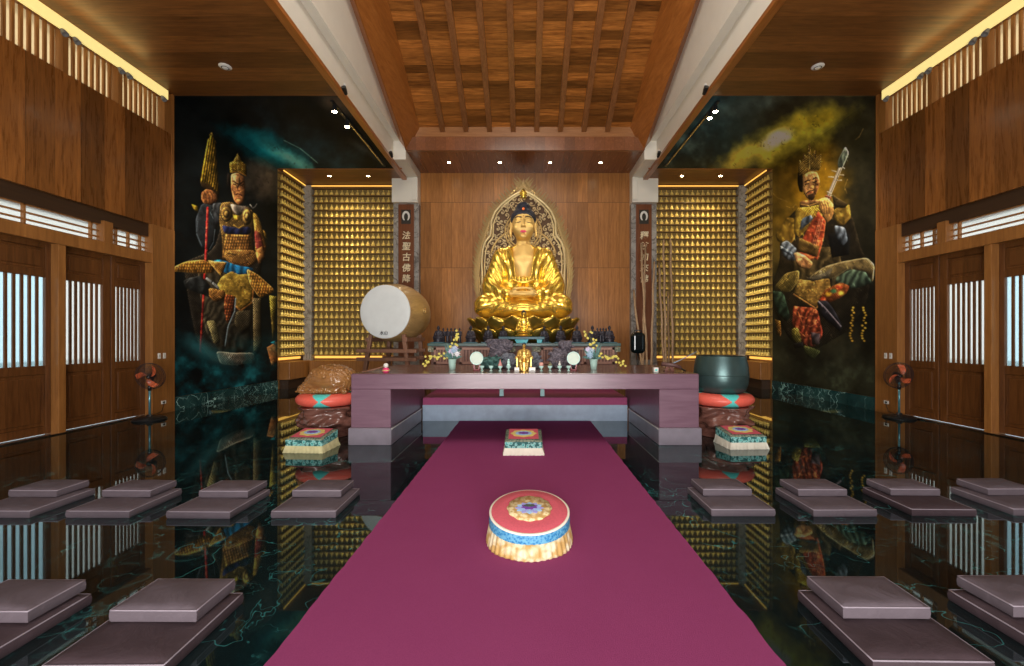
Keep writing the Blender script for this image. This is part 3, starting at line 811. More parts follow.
# head
P_(C(158,246, 182,262, 182,345, 166,340, 156,300), (28,22,16))
P_(C(180,266, 214,244, 250,248, 264,292, 252,342, 228,380, 202,374, 182,340), (206,156,96), (122,80,46), mot=.2)
P_(C(240,262, 264,292, 250,342, 232,372, 236,320), (120,78,44), (84,52,30), mot=.15)
p.line(C(190,296, 206,286, 216,288), 1.2, (34,22,14)); p.line(C(228,284, 240,274, 252,276), 1.2, (34,22,14))
p.line(C(192,306, 212,302), 1.0, (20,14,10)); p.line(C(230,298, 250,290), 1.0, (20,14,10))
p.line(C(218,292, 212,322, 226,326), .9, (116,76,46))
p.line(C(198,350, 212,338, 226,336, 238,330), 1.2, (44,28,18)); p.line(C(208,348, 230,342), 1.1, (150,64,46))
P_(C(206,356, 236,346, 240,366, 226,384, 208,376), (50,34,22), (34,24,16))
# crown
P_(C(162,262, 160,222, 166,188, 178,205, 186,158, 200,172, 212,108, 224,170, 240,142, 248,172, 270,160, 266,232, 250,242, 214,238, 186,262), (190,158,84), (108,84,38), 'brocade', sharp=True)
p.line(C(164,262, 200,240, 250,240), 1.4, (120,92,48)); p.line(C(212,112, 214,235), 1.0, (206,182,110), .7)
for a in ((212,110, 214,150), (186,160, 188,195), (244,146, 242,180)): p.line(C(*a), 1.0, (60,44,26))
# lute
P_(C(255,432, 292,480, 282,560, 252,668, 148,628, 176,570, 204,512), (166,66,40), (104,38,24), mot=.2, edge=(110,60,36), sharp=True)
P_([(796,253), (804,252), (812,256), (815,240), (822,240), (814.5,259), (806,263), (795,252)], (150,70,40), (96,44,26))
P_(C(166,560, 262,602, 250,652, 150,622), (110,86,42), (70,50,26), 'brocade')
for k in range(6): p.line(C(236+k*4,480+k*13, 252+k*2,486+k*13), .8, (80,36,24))
p.line(C(272,440, 362,224), 3.6, (168,158,140)); p.line(C(276,440, 366,226), 1.0, (96,88,76))
p.line(C(288,360, 316,372), 2.0, (150,80,60)); p.line(C(296,340, 318,350), 1.0, (206,190,170))
P_(C(348,215, 350,188, 384,124, 402,158, 372,226, 352,228), (126,138,120), (76,86,74), 'folds', edge=(150,160,140))
for a in ((302,270, 330,272), (318,240, 342,246), (352,260, 378,262), (342,288, 368,286)): p.line(C(*a), 1.1, (176,164,140))
for w in (0, 8, 16): p.line(C(262+w,470, 225+w*1.2,600), .3, (236,214,170), .7)
# hands
P_(C(252,382, 270,372, 296,368, 326,398, 330,440, 318,470, 296,492, 276,455, 258,420), (206,156,84), (118,80,42), mot=.2)
for k in range(4): p.line(C(258+k*13,384+k*2, 270+k*12,412, 274+k*11,448), .8, (84,54,30))
P_(D(112,52, 130,48, 160,62, 190,90, 176,112, 150,112, 126,98), (200,150,96), (120,78,46), mot=.2)
for k in range(3): p.line(D(140+k*8,66+k*9, 182-k*2,92+k*7), .7, (96,58,36))
P_(D(60,20, 112,52, 122,66, 100,60, 64,38), (120,134,150), (56,62,70), 'folds')
# lower body
P_(D(30,198, 74,206, 100,300, 84,322, 52,290, 36,240), (54,72,56), (20,30,24), 'folds')
P_(D(110,258, 140,262, 206,266, 230,372, 192,422, 150,412, 108,342), (168,72,44), (80,30,24), 'folds')
for a in ((130,280, 150,330, 180,340, 210,320), (140,300, 165,305, 190,290), (125,350, 160,380, 215,360)): p.line(D(*a), 1.2, (196,110,70), .6)
P_(D(36,186, 82,130, 136,118, 134,160, 102,202, 70,204), (150,128,60), (78,66,34), 'brocade', edge=(130,114,64))
P_(D(134,152, 170,160, 254,148, 258,190, 246,230, 200,268, 112,212), (192,150,72), (120,86,40), 'scale'); p.line(D(112,212, 200,268, 246,230), 1.6, (150,104,56))
P_(D(276,150, 330,118, 384,110, 424,168, 350,192, 282,178), (92,110,88), (40,52,44), 'folds')
P_(D(170,150, 196,130, 236,104, 300,86, 400,68, 432,98, 424,168, 404,128, 330,112, 268,152), (150,128,78), (70,58,38), 'brocade', edge=(146,134,96))
P_(D(138,120, 170,150, 236,126, 270,104, 250,148, 180,164), (120,110,90), (70,64,50), 'brocade')
P_(D(208,240, 222,215, 244,190, 300,166, 334,180, 318,214, 260,244), (176,96,40), (90,40,26), 'brocade')
for (cx, cy, c) in ((250,212,(220,170,50)), (292,184,(190,60,40)), (270,200,(60,110,70)), (300,208,(226,190,70)), (230,232,(196,70,40))): p.blob(765+cx/3.918, 240+cy/3.918, 4, 3, c, 1.6)
P_(D(204,240, 242,236, 270,270, 302,330, 298,362, 252,322, 216,290), (34,34,40), (16,16,18)); p.line(D(210,240, 240,270, 300,340), 1.3, (140,130,140), .8)
P_(D(104,348, 130,342, 146,395, 130,412, 108,390), (120,110,46), (60,56,28), 'brocade'); P_(D(40,310, 62,318, 66,370, 46,372), (120,84,34), (60,40,20), 'brocade')
P_(D(112,405, 150,400, 152,420, 118,424), (24,22,24)); P_(D(150,412, 192,424, 220,436, 190,468, 160,452), (90,94,48), (40,44,26), 'brocade'); P_(D(180,360, 218,368, 214,412, 186,408), (80,70,76), (40,34,36), 'folds')
for (xa, xb) in ((350, 338), (392, 386)):
    for k in range(14):
        p.blob(765+(xa+(xb-xa)*k/14+R.uniform(-7,7))/3.918, 240+(265+k*10)/3.918, 1.6, 1.2, (206,160,50), 1.5)
p.glints(); p.smooth(2)
p.blend(np.clip((p.Y-335)/40, 0, 1)*np.clip(p.n3*2.4-.7, 0, 1)*.85, (44, 48, 36)); p.blend(np.clip((p.Y-345)/40, 0, 1)*np.clip(p.n3*3.2-1.85, 0, 1)*.6, (96, 104, 78))
paint_right = p

def mural_mat():
    t = NT('painted mural'); a = t.n('ShaderNodeVertexColor'); a.layer_name = 'paint'
    o = t.obj(); f = t.noise(o, 40, 3)
    t.col(t.mix(.15, a.outputs[0], t.mix(f, (.5,.5,.5), (1,1,1)), 'MULTIPLY')); t.set(Roughness=.6); t.b.inputs['Specular IOR Level'].default_value = .08
    t.bump(f, .05); return t.m
M_mural = mural_mat()
MURAL_GAIN = 1.8      # brightness lift put into the paint colours, higher on the ceiling
def painted(name, fn, nu, nv, paint, parent, gain):
    u, v = np.meshgrid(np.linspace(0,1,nu), np.linspace(0,1,nv)); P = np.array(fn(u.ravel(), v.ravel())).T
    px = CX + F*P[:,0]/P[:,1]; py = CY - F*(P[:,2]-H)/P[:,1]
    c = np.clip(paint.sample(px, py)*gain, 0, .9)
    i = np.arange((nv-1)*nu).reshape(nv-1, nu)[:, :-1].ravel()
    fs = np.stack([i, i+1, i+nu+1, i+nu], 1)
    me = bpy.data.meshes.new(name); me.from_pydata(P.tolist(), [], fs.tolist()); me.materials.append(M_mural)
    at_ = me.color_attributes.new('paint', 'FLOAT_COLOR', 'POINT')
    at_.data.foreach_set('color', np.concatenate([c, np.ones((len(c),1))], 1).astype(np.float32).ravel())
    o = link(name, me, parent, solid=.02)
    return o
for s, nm, pt, lb in ((-1, 'left', paint_left, 'painted mural of a frowning armoured guardian holding a furled yellow parasol, teal cloud overhead'),
                      (1, 'right', paint_right, 'painted mural of a bearded crowned guardian playing a red lute, yellow-green cloud overhead')):
    m = thing('wall_mural', lb, 'mural', (0,0,0))
    painted('wall_panel', lambda u, v: (0*u + s*XW, YM0 + u*(YM1-YM0), .30 + v*(ZC-.30)), 230, 420, pt, m, MURAL_GAIN)
    painted('ceiling_panel', lambda u, v: (s*(4.12 + u*(XW-4.12)), YM0 + v*(YM1-YM0), 0*u + ZC+.0), 150, 150, pt, m, MURAL_GAIN*1.5)  # extra gain brightens the ceiling's colours where little light reaches it
# ================================================================== great Buddha, lotus throne, aureole
def gold(name, c, rough, var=.15, scale=30, metal=.8):
    t = NT(name); o = t.obj(); f = t.noise(o, scale, 4)
    t.col(t.mix(f, tuple(x*(1-var) for x in c), tuple(min(1, x*(1+var)) for x in c)))
    t.set(Metallic=metal, Roughness=t.math('ADD', rough-.04, t.math('MULTIPLY', f, .1))); return t.m
M_gold = gold('polished gold leaf', (.96,.62,.11), .24, metal=.86)
M_goldskin = gold('satin gold skin', (.72,.49,.17), .48, .05, metal=.6)
M_goldmat = gold('antique gold', (.66,.46,.19), .42, .3, metal=.5)
M_golddk = gold('bronze gold petal', (.40,.27,.055), .33, .25, 10)
M_hair = flat('blue black hair', (.012,.017,.032), .5)
M_lips = flat('painted lips', (.62,.03,.10), .4)
M_red = flat('orange jewel', (.8,.16,.03), .25)
M_brow = flat('fine painted line', (.04,.02,.01), .5)

def robe_sdf(x, y, z):
    ax = np.abs(x)
    d = ell(x, y, z, (0,.12,.5), (.78,.55,.52))
    d = smin(d, cap(x, y, z, (0,.14,.55), (0,.12,1.5), .5, .5), .25)
    d = smin(d, ell(x, y, z, (0,.07,1.5), (.66,.42,.52)), .2)
    d = smin(d, cap(ax, y, z, (0,.12,1.9), (.52,.12,1.78), .2, .25), .15)
    d = smin(d, cap(ax, y, z, (.62,.10,1.72), (.86,.02,.95), .25, .27), .12)
    d = smin(d, cap(ax, y, z, (.84,.04,1.0), (.90,-.12,.72), .26, .20), .14)
    d = smin(d, cap(ax, y, z, (.86,-.08,.78), (.42,-.58,.66), .22, .15), .10)
    d = smin(d, cap(ax, y, z, (.72,.0,1.1), (.62,-.35,.55), .2, .18), .2)          # hanging sleeve
    d = smin(d, cap(ax, y, z, (.40,.1,.40), (1.02,-.32,.36), .34, .31), .12)       # thighs
    d = smin(d, cap(ax, y, z, (1.0,-.38,.30), (.1,-.72,.22), .29, .21), .10)       # shins
    d = smin(d, ell(x, y, z, (0,-.58,.22), (.75,.42,.24)), .12)
    d = smin(d, ell(x, y, z, (0,-.3,.5), (.5,.4,.3)), .12)
    # drapery
    up = np.clip((z-.80)/.2, 0, 1)
    ph = (ax*.9 + .30*np.sqrt(np.maximum((2.15-z), .01)))*30
    f1 = np.sin(ph + .8*np.sin(z*6))
    arm = np.clip((ax-.52)/.12, 0, 1)
    f1 = f1*(1-arm) + arm*.55*np.sin((z*.55 - ax*1.6 + y*.9)*30 + 1.5*np.sin(z*5))
    kd = np.sqrt((ax-1.12)**2 + 1.3*(z-.62)**2 + .5*(y+.2)**2)
    f2 = np.sin(kd*27)*np.clip((kd-.2)*4, 0, 1)
    mid = np.exp(-(ax/.42)**2)
    f2 = f2*(1-mid) + mid*np.sin((z + .55*ax*ax)*38)
    d = d - (up*f1*.020 + (1-up)*f2*.014)
    # open front
    w = .20 + .10*np.clip((z-1.1)/.9, 0, 1)
    op = np.maximum(np.maximum(ax-w, y-.02), 1.12 - z + .9*ax*ax)
    d = smax(d, -op, .03)
    col = np.abs(np.maximum(ax-.29+.05*np.clip(2-z,0,1), 0))
    return np.maximum(d, -z)
def skin_sdf(x, y, z):
    ax = np.abs(x)
    d = ell(x, y, z, (0,.08,1.5), (.46,.36,.62))
    d = smin(d, ell(ax, y, z, (.17,-.16,1.62), (.2,.12,.17)), .08)
    d = smin(d, cap(x, y, z, (0,.10,1.85), (0,.08,2.3), .21, .19), .10)
    rings = np.sin(z*60)*.006*np.clip((2.25-z)/.05, 0, 1)*np.clip((z-2.0)/.05, 0, 1)
    d = d - rings
    h = ell(x, y, z, (0,.03,2.68), (.325,.36,.43))
    h = smin(h, ell(x, y, z, (0,-.08,2.42), (.24,.25,.24)), .12)
    h = smin(h, ell(ax, y, z, (.16,-.2,2.50), (.13,.12,.14)), .08)      # cheeks
    h = smax(h, -ell(ax, y, z, (.145,-.385,2.66), (.11,.06,.05)), .05)  # eye sockets
    h = smin(h, ell(ax, y, z, (.145,-.275,2.645), (.085,.05,.038)), .015)  # lids
    h = smin(h, cap(ax, y, z, (.04,-.325,2.73), (.22,-.25,2.745), .016, .012), .03)  # brow ridge
    h = smin(h, cap(x, y, z, (0,-.335,2.72), (0,-.405,2.52), .028, .048), .03)       # nose
    h = smin(h, ell(ax, y, z, (.042,-.375,2.505), (.034,.035,.026)), .02)
    h = smin(h, ell(x, y, z, (0,-.31,2.245), (.10,.07,.06)), .05)       # chin
    h = smin(h, ell(ax, y, z, (.345,.02,2.62), (.045,.10,.17)), .02)    # ears
    h = smin(h, cap(ax, y, z, (.35,-.01,2.5), (.352,-.03,2.32), .034, .042), .03)
    d = smin(d, h, .05)
    # hands resting in the lap
    hd = ell(x, y, z, (0,-.74,.62), (.40,.16,.075))
    for k in range(4):
        hd = smin(hd, cap(x, y, z, (-.26,-.80-.0*k,.585+.032*k), (.26,-.80-.01*k,.585+.032*k), .034), .012)
    hd = smin(hd, cap(ax, y, z, (.34,-.70,.66), (.20,-.80,.76), .05, .036), .03)
    hd = smin(hd, cap(ax, y, z, (.22,-.80,.765), (.0,-.82,.79), .034, .028), .02)
    return np.minimum(d, hd)
def hair_sdf(x, y, z):
    d = ell(x, y, z, (0,.06,2.76), (.365,.385,.385))
    d = smin(d, ell(x, y, z, (0,.08,3.10), (.21,.22,.20)), .06)
    cut = 2.60 - .92*np.minimum(y, .3) + .12*np.abs(x)*np.clip(-y*3, 0, 1) - .10*np.clip(.1-np.abs(x),0,.1)
    d = smax(d, cut - z, .02)
    d = d - .008*np.sin(x*62)*np.sin(y*62)*np.sin(z*62)
    return d
def make_buddha(root, step, mg=None, mskin=None, mhair=None, fine=True):
    r = sculpt('robe', robe_sdf, (-1.5,-1.15,-.02), (1.5,.95,2.25), step, mg or M_gold, root)
    k = sculpt('body', skin_sdf, (-.62,-1.05,.3), (.62,.6,3.15), step*.8, mskin or M_goldskin, root)
    h = sculpt('hair', hair_sdf, (-.5,-.5,2.2), (.5,.6,3.4), step*.6, mhair or M_hair, root)
    b = MB()
    b.grid(lambda u, v: ((u-.5)*.17, -.335-.028*math.sin(u*PI)*(.6+.4*math.sin(v*PI)) , 2.372+.035*(v-.5)*2*math.sin(u*PI)**.7*(1-.25*math.cos((u-.5)*4*PI)*v)), 13, 7)
    b.build('lips', M_lips, k, smooth=True, solid=.02)
    if fine:
        for s in (-1, 1):
            b = MB(); b.tube([(s*(.045+.19*t), -.325+.10*t*t, 2.765+.028*math.sin(t*PI)) for t in np.linspace(0,1,9)], .013, 6); b.build('eyebrow', M_brow, k, smooth=True)
            b = MB(); b.tube([(s*(.075+.15*t), -.325+.05*t*t, 2.645-.018*math.sin(t*PI)) for t in np.linspace(0,1,9)], .012, 6); b.build('eye_line', M_brow, k, smooth=True)
        MB().sphere((0,-.30,3.0), (.04,.025,.04)).build('jewel', M_red, h, smooth=True)
        MB().sphere((0,-.335,2.80), (.014,.014,.014)).build('forehead_dot', M_gold, k, smooth=True)
YBUD = 12.0
bz = 1.6 + (339-319.5)*YBUD/F
bud = thing('buddha_statue', 'huge seated golden Buddha with dark blue hair on the lotus throne before the aureole', 'statue', (-.045, YBUD, bz))
make_buddha(bud, .022)
# ruffled hem of the inner robe across the chest
b = MB()
def ruf(u, v):
    x = (u-.5)*.62; z = 1.02+.10*v + .03*math.sin(u*40)*v - .06*math.cos((u-.5)*PI)*(1-v) 
    return (x, -.40+.25*x*x-.02*math.sin(u*40+1)*v-.02*v, z)
b.grid(ruf, 60, 6); b.build('ruffled_hem', M_gold, bud, smooth=True, solid=.03)
b = MB(); b.tube([(x, -.43+.4*x*x, .98+.9*x*x) for x in np.linspace(-.34,.34,15)], .035, 8); b.build('sash', M_gold, bud, smooth=True)

# lotus throne
lot = thing('lotus_throne', 'large gold lotus throne of broad pointed petals under the huge seated Buddha', 'lotus pedestal', (-.045, YBUD, 0))
zl = bz
b = MB(); b.lathe([(1.42,zl-.02),(1.42,zl-.10),(1.25,zl-.30),(1.0,zl-.62),(1.0,zl-.75)], 40); b.build('seed_disc', M_golddk, lot, smooth=True, sharp=40)
b = MB(); b.lathe([(1.15,zl-.74),(1.2,zl-.9),(1.05,zl-1.0),(1.05,.12),(1.2,.1),(1.2,0)], 8); b.build('pedestal', M_dark, lot)
def petal(ang, r0, r1, z0, z1, half):
    b = MB(); edge = []
    def prof(v):   # half angle of the petal at height v
        return half*min(1, (v*2.2+.62)) * (max(0, 1-max(0,(v-.35)/.65)**2.4))**.5 if v < 1 else 0
    def pt(u, v):
        w = prof(v); a = ang + w*(u*2-1)
        r = r0 + (r1-r0)*(.25*v+.75*v**1.8) - .05*(abs(u*2-1)**2)*1.0 + .07*math.sin(v*PI)
        z = z0 + (z1-z0)*v - .03*max(0, v-.85)*4*abs(u*2-1)
        return (r*math.sin(a), -r*math.cos(a), z)
    b.grid(pt, 9, 9, 0)
    e = [pt(0, v) for v in np.linspace(0,1,9)] + [pt(1, v) for v in np.linspace(1,0,9)][1:]
    b.tube(e, .022, 5, 1)
    return b
n = 18
for k in range(n):
    petal((k+.5)*2*PI/n, 1.12, 1.57, zl-.62, zl+.02, .225).build('petal', [M_golddk, M_gold], lot, smooth=True, solid=.03)
for k in range(n):
    petal(k*2*PI/n, 1.06, 1.52, zl-.84, zl-.26, .225).build('petal', [M_golddk, M_gold], lot, smooth=True, solid=.03)

# aureole
YA = 13.72
aur = thing('aureole', 'tall pointed openwork gold aureole with flame edge behind the seated Buddha', 'aureole', (0, YA, 0))
half = [(178.5,0),(186,4),(192,11),(199,19),(206,27),(214,32.5),(224,37.5),(235,41.5),(248,45.5),(260,48),(275,49.5),(290,48.5),(305,46),(322,41),(334,36)]
def outline(scale_w, dw=0, n=60, y0=180, y1=333):
    ys = np.linspace(y0, y1, n); hw = np.interp(ys, [q[0] for q in half], [q[1] for q in half])
    return [(w*scale_w+dw, y) for w, y in zip(hw, ys)]
cxA = 523.3
W = lambda dx, py: (at(cxA+dx, py, YA)[0], at(cxA+dx, py, YA)[1])
right = outline(.965, 0, 60, 182); poly = [W(w, y) for w, y in right] + [W(-w, y) for w, y in right[::-1][:-1]]
poly = [(x, z) for x, z in poly]
M_aurd = flat('dark openwork ground', (.13,.065,.025), .6, bump=.4)
b = MB(); b.prism(poly, .06, .10); b.build('back_panel', M_aurd, aur)
def edge_curve(k, y0, y1, n=70):
    o = outline(k, 0, n, y0, y1); return [(*[W(w, y)[0]], 0, W(w, y)[1]) for w, y in o[::-1]] + [(W(-w, y)[0], 0, W(-w, y)[1]) for w, y in o[1:]]
b = MB(); b.tube(edge_curve(.90, 186, 333), .022, 6); b.tube(edge_curve(.86, 188, 333), .016, 6); b.build('outer_rim', M_goldmat, aur, smooth=True)
# trefoil inner rim
tre = [(189.0,0),(192,3),(197,12),(204,21),(212,28),(222,32.0),(232,32.4),(236,33),(241,37.5),(250,40.5),(262,41.5),(280,41),(300,38),(325,33)]
def tre_curve(k, dy=0):
    ys = np.linspace(189, 325, 70); hw = np.interp(ys, [q[0] for q in tre], [q[1] for q in tre])*k
    o = list(zip(hw, ys+dy))
    return [(W(w, y)[0], -.03, W(w, y)[1]) for w, y in o[::-1]] + [(W(-w, y)[0], -.03, W(-w, y)[1]) for w, y in o[1:]]
b = MB(); b.tube(tre_curve(1.0), .045, 6); b.tube(tre_curve(.93, 2.0), .026, 6); b.build('trefoil_rim', gold('pale gold', (.86,.72,.42), .32), aur, smooth=True)
# flames: tongues all round the outside
b = MB(); o = outline(.93, 0, 34, 183, 334)
for sgn in (-1, 1):
    for k in range(len(o)-1):
        (w0, y0), (w1, y1) = o[k], o[k+1]
        x0, z0 = W(sgn*w0, y0); x1, z1 = W(sgn*w1, y1)
        for q in (0, .5):
            xx, zz = x0+(x1-x0)*q, z0+(z1-z0)*q; L = .27+.05*math.sin(k*2.1+q*5)
            dx = sgn*(.55+.25*q); lean = .85
            b.add([(xx-sgn*.05, -.02, zz-.07), (xx+sgn*.03, -.05, zz-.03), (xx+dx*L, .0, zz+lean*L), (xx-sgn*.03, -.05, zz+.05), (xx-sgn*.05, .05, zz)], [(0,1,4),(1,2,4),(1,3,2),(0,3,1),(0,4,3),(3,4,2)])
for k in range(7):
    x0, z0 = W((k-3)*1.5, 186+abs(k-3)*1.5); b.add([(x0-.06,-.04,z0-.1),(x0+.06,-.04,z0-.1),(x0+(k-3)*.02,0,z0+.26-abs(k-3)*.03),(x0,.06,z0-.1)], [(0,1,2),(1,3,2),(3,0,2),(0,3,1)])
b.build('flame_border', gold('dull gold flames', (.40,.28,.12), .42, .35, metal=.6), aur, smooth=False)
# scrollwork
b = MB(); rr = random.Random(5)
def inside_tre(dx, py): 
    return 190 < py < 330 and abs(dx) < np.interp(py-1.5, [q[0] for q in half], [q[1] for q in half])*.86-.6 and abs(abs(dx) - np.interp(py, [q[0] for q in tre], [q[1] for q in tre])*.97) > 2.0
made = []
for t in range(2600):
    dx, py = rr.uniform(-45, 45), rr.uniform(192, 325)
    if not inside_tre(dx, py) or any((dx-a)**2+(py-c)**2 < 15 for a, c in made): continue
    made.append((dx, py)); x0, z0 = W(dx, py); s0 = rr.uniform(0, 6.3); sg = rr.choice((-1, 1)); Rm = rr.uniform(.06,.085)
    pts = [(x0+Rm*q*math.cos(s0+sg*q*7.5), -.01-.03*q, z0+Rm*q*math.sin(s0+sg*q*7.5)) for q in np.linspace(.12, 1, 10)]
    pts += [(x0+Rm*1.5*math.cos(s0+sg*8.3), 0, z0+Rm*1.5*math.sin(s0+sg*8.3))]
    b.tube(pts, .017, 4, caps=False)
    b.sphere((x0, -.03, z0), .026, 6, 4)
b.build('scrollwork', gold('pale scroll gold', (.82,.66,.38), .4, metal=.4), aur, smooth=True)
x0, z0 = W(0, 232)
b = MB()
for r_ in (.50, .58): b.tube([(x0+r_*math.cos(a), -.05, z0+r_*math.sin(a)) for a in np.linspace(0, 2*PI, 41)[:-1]], .028, 6, closed=True)
b.tube([(x0+1.05*math.cos(a), -.04, z0-.9+1.0*math.sin(a)) for a in np.linspace(.2, PI-.2, 30)], .035, 6)
b.build('halo_ring', M_goldmat, aur, smooth=True)
b = MB(); x0, z0 = W(0, 196); b.lathe([(.0,-.1),(.12,-.1),(.08,-.02),(.13,.06),(.09,.14),(.03,.22),(.0,.3)], 12, (x0,-.04,z0)); b.build('crest_jewel', M_gold, aur, smooth=True)
b = MB(); b.box(-1.0, 1.0, -.1, .35, 0, 1.95); b.build('base', M_dark, aur)
# ================================================================== walls of a thousand small gold Buddhas
NR, Z0N, Z1N = 23, 1.055, 6.90
PITCH = (Z1N-Z0N)/NR
M_shelf = wood('shelf wood', (.13,.07,.022), (.24,.14,.05), 'x', 'z', 2.0, .4, 0, .2)
M_nback = flat('gilded niche board', (.30,.20,.06), .5, var=.25, scale=6)
M_fig = gold('figurine gold', (.95,.70,.20), .38, .1, metal=.35)
def figurine():
    b = MB()
    b.lathe([(.058,0),(.062,.018),(.048,.03)], 10)
    b.sphere((0,-.012,.046), (.064,.045,.024), 10, 6)
    b.lathe([(.040,.04),(.043,.075),(.034,.105),(.016,.122)], 8, (0,.004,0))
    b.sphere((0,0,.143), (.019,.02,.025), 8, 6); b.sphere((0,.002,.168), (.009,.009,.010), 6, 4)
    return b
fig_me = figurine(); FV = np.array(fig_me.v); FF = fig_me.f
proto = fig_me.build('buddha_figurine', M_fig, smooth=True); fmesh = proto.data
bpy.data.objects.remove(proto)
SCF = 1.18
racks = []   # name side, which, list of (x,y,rz,col) positions
for s, sd in ((-1,'left'), (1,'right')):
    xs = [s*(7.36 - k*(7.36-4.62)/15) for k in range(16)]
    racks.append((s, sd, 'back', [(x, 15.15, 0) for x in xs]))
    racks.append((s, sd, 'side', [(s*(XW-.085), 13.73+k*.157, s*-PI/2) for k in range(9)]))
slots = []
for s, sd, wh, pos in racks:
    rk = thing('figurine_rack', ('shelved wall of small gold Buddhas facing the hall, %s of the altar' if wh == 'back' else 'narrow shelved side wall of small gold Buddhas next to the mural, %s of the altar') % sd, 'shelf wall', (0,0,0))
    if wh == 'back':
        xa, xb = sorted((s*7.46, s*4.50)); ya, yb = 15.05, 15.25
    else:
        xa, xb = sorted((s*(XW-.17), s*(XW+.015))); ya, yb = 13.62, 15.02
    b = MB()
    if wh == 'back': b.box(xa, xb, yb-.03, yb, Z0N, Z1N+.05)
    else: b.box(*sorted((s*(XW-.01), s*(XW+.015))), ya, yb, Z0N, Z1N+.05)
    b.build('back_panel', M_nback, rk)
    for r in range(NR+1):
        z = Z0N + r*PITCH
        MB().box(xa, xb, ya, yb-.03, z-.028, z).build('shelf', M_shelf, rk)
    # self-lit panel imitating the wall glow of a hidden LED; light strip on top
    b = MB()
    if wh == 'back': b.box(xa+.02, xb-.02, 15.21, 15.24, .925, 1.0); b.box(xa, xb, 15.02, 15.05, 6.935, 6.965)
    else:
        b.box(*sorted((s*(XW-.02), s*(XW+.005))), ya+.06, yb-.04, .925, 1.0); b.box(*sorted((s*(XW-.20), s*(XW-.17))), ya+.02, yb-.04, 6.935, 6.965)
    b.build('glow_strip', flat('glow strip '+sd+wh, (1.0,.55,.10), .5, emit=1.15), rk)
    for r in range(NR):
        for c, (x, y, rz) in enumerate(pos):
            slots.append((s, sd, wh, r, c, x, y, Z0N+r*PITCH, rz))
def proj_area(q):
    s, sd, wh, r, c, x, y, z, rz = q
    V = FV*SCF; cx_, sx_ = math.cos(rz), math.sin(rz)
    X, Y, Z = x+V[:,0]*cx_-V[:,1]*sx_, y+V[:,0]*sx_+V[:,1]*cx_, z+V[:,2]
    px, py = CX+F*X/Y, CY-F*(Z-H)/Y
    a = (px.max()-px.min())*(py.max()-py.min())
    mx, my = px.mean(), py.mean()
    hid = (mx-395)**2+(my-312)**2 < 34**2 or (my > 352 and 295 < mx < 352) or (my > 350 and 695 < mx < 752)
    return -1 if hid else a
order = sorted(range(len(slots)), key=lambda i: -proj_area(slots[i]))
chosen = set(order[:300])
rest_v, rest_f = [], []
for i, q in enumerate(slots):
    s, sd, wh, r, c, x, y, z, rz = q
    if i in chosen:
        o = bpy.data.objects.new('buddha_figurine', fmesh); COL.objects.link(o)
        o.location = (x, y, z); o.rotation_euler = (0, 0, rz); o.scale = (SCF,)*3
        row = NR-r
        if wh == 'side': lb = 'small gold Buddha, %s side niche, %s row from top, %s column from mural' % (sd, ORD[row], ORD[c+1])
        else: lb = 'small gold Buddha, %s back niche, %s row from top, %s column from corner pillar' % (sd, ORD[row], ORD[c+1])
        tag(o, lb, 'figurine', 'small gold Buddhas on the niche shelves')
    else:
        V = FV*SCF; cx_, sx_ = math.cos(rz), math.sin(rz)
        o = len(rest_v)
        rest_v += [(x+a*cx_-b_*sx_, y+a*sx_+b_*cx_, z+d) for a, b_, d in V]; rest_f += [tuple(k+o for k in f) for f in FF]
b = MB(); b.v = rest_v; b.f = rest_f; b.m = [0]*len(rest_f)
o = b.build('buddha_figurines', M_fig, smooth=True)
tag(o, 'the remaining rows of small gold Buddhas filling the niche walls', 'figurines', None, 'stuff')

# stone pillars in the niche corners, columns with boards beside the altar wall
def stone():
    t = NT('veined grey stone'); o = t.obj()
    n = t.noise(o, 2.2, 6, .65, 1.2); v = t.math('ABSOLUTE', t.math('SUBTRACT', t.noise(o, 1.6, 4, .6, 2.0), .5))
    c = t.ramp(n, [(.3, (.22,.20,.18)), (.7, (.46,.44,.41))])
    c = t.mix(t.math('SUBTRACT', 1, t.math('DIVIDE', v, .03), clamp=True), c, (.12,.10,.09))
    t.col(c); t.set(Roughness=.4); t.bump(n, .3, .02); return t.m
M_stone = stone()
M_board = wood('calligraphy board', (.12,.035,.012), (.24,.08,.028), 'z', 'x', 2, .35, 0, .1)
M_ivory = flat('ivory lettering', (.85,.74,.5), .45)
for s, sd in ((-1,'left'), (1,'right')):
    tag(MB().box(*sorted((s*7.76, s*7.48)), 15.03, 15.25, 0, ZC-.02).build('stone_pillar', M_stone, bev=.01), 'slim grey stone pillar in the corner of the %s gold figurine walls' % sd, 'pillar')
    tag(MB().box(*sorted((s*3.61, s*4.48)), 14.62, 15.2, 0, 6.2).build('stone_column', M_stone, bev=.012), 'grey veined stone column carrying a calligraphy board, %s of the big Buddha' % sd, 'column')
def text_mesh(txt, size, bold=.0):
    cu = bpy.data.curves.new('t', 'FONT'); cu.body = txt; cu.size = size; cu.align_x = 'CENTER'; cu.align_y = 'CENTER'
    cu.extrude = .006; cu.shear = .12; cu.offset = bold
    o = bpy.data.objects.new('t', cu); COL.objects.link(o)
    dg = bpy.context.evaluated_depsgraph_get(); me = bpy.data.meshes.new_from_object(o.evaluated_get(dg))
    bpy.data.objects.remove(o); return me
M_emb = flat('dark emblem square', (.03,.026,.02), .5)
M_whitepaint = flat('white enamel', (.85,.83,.78), .4)
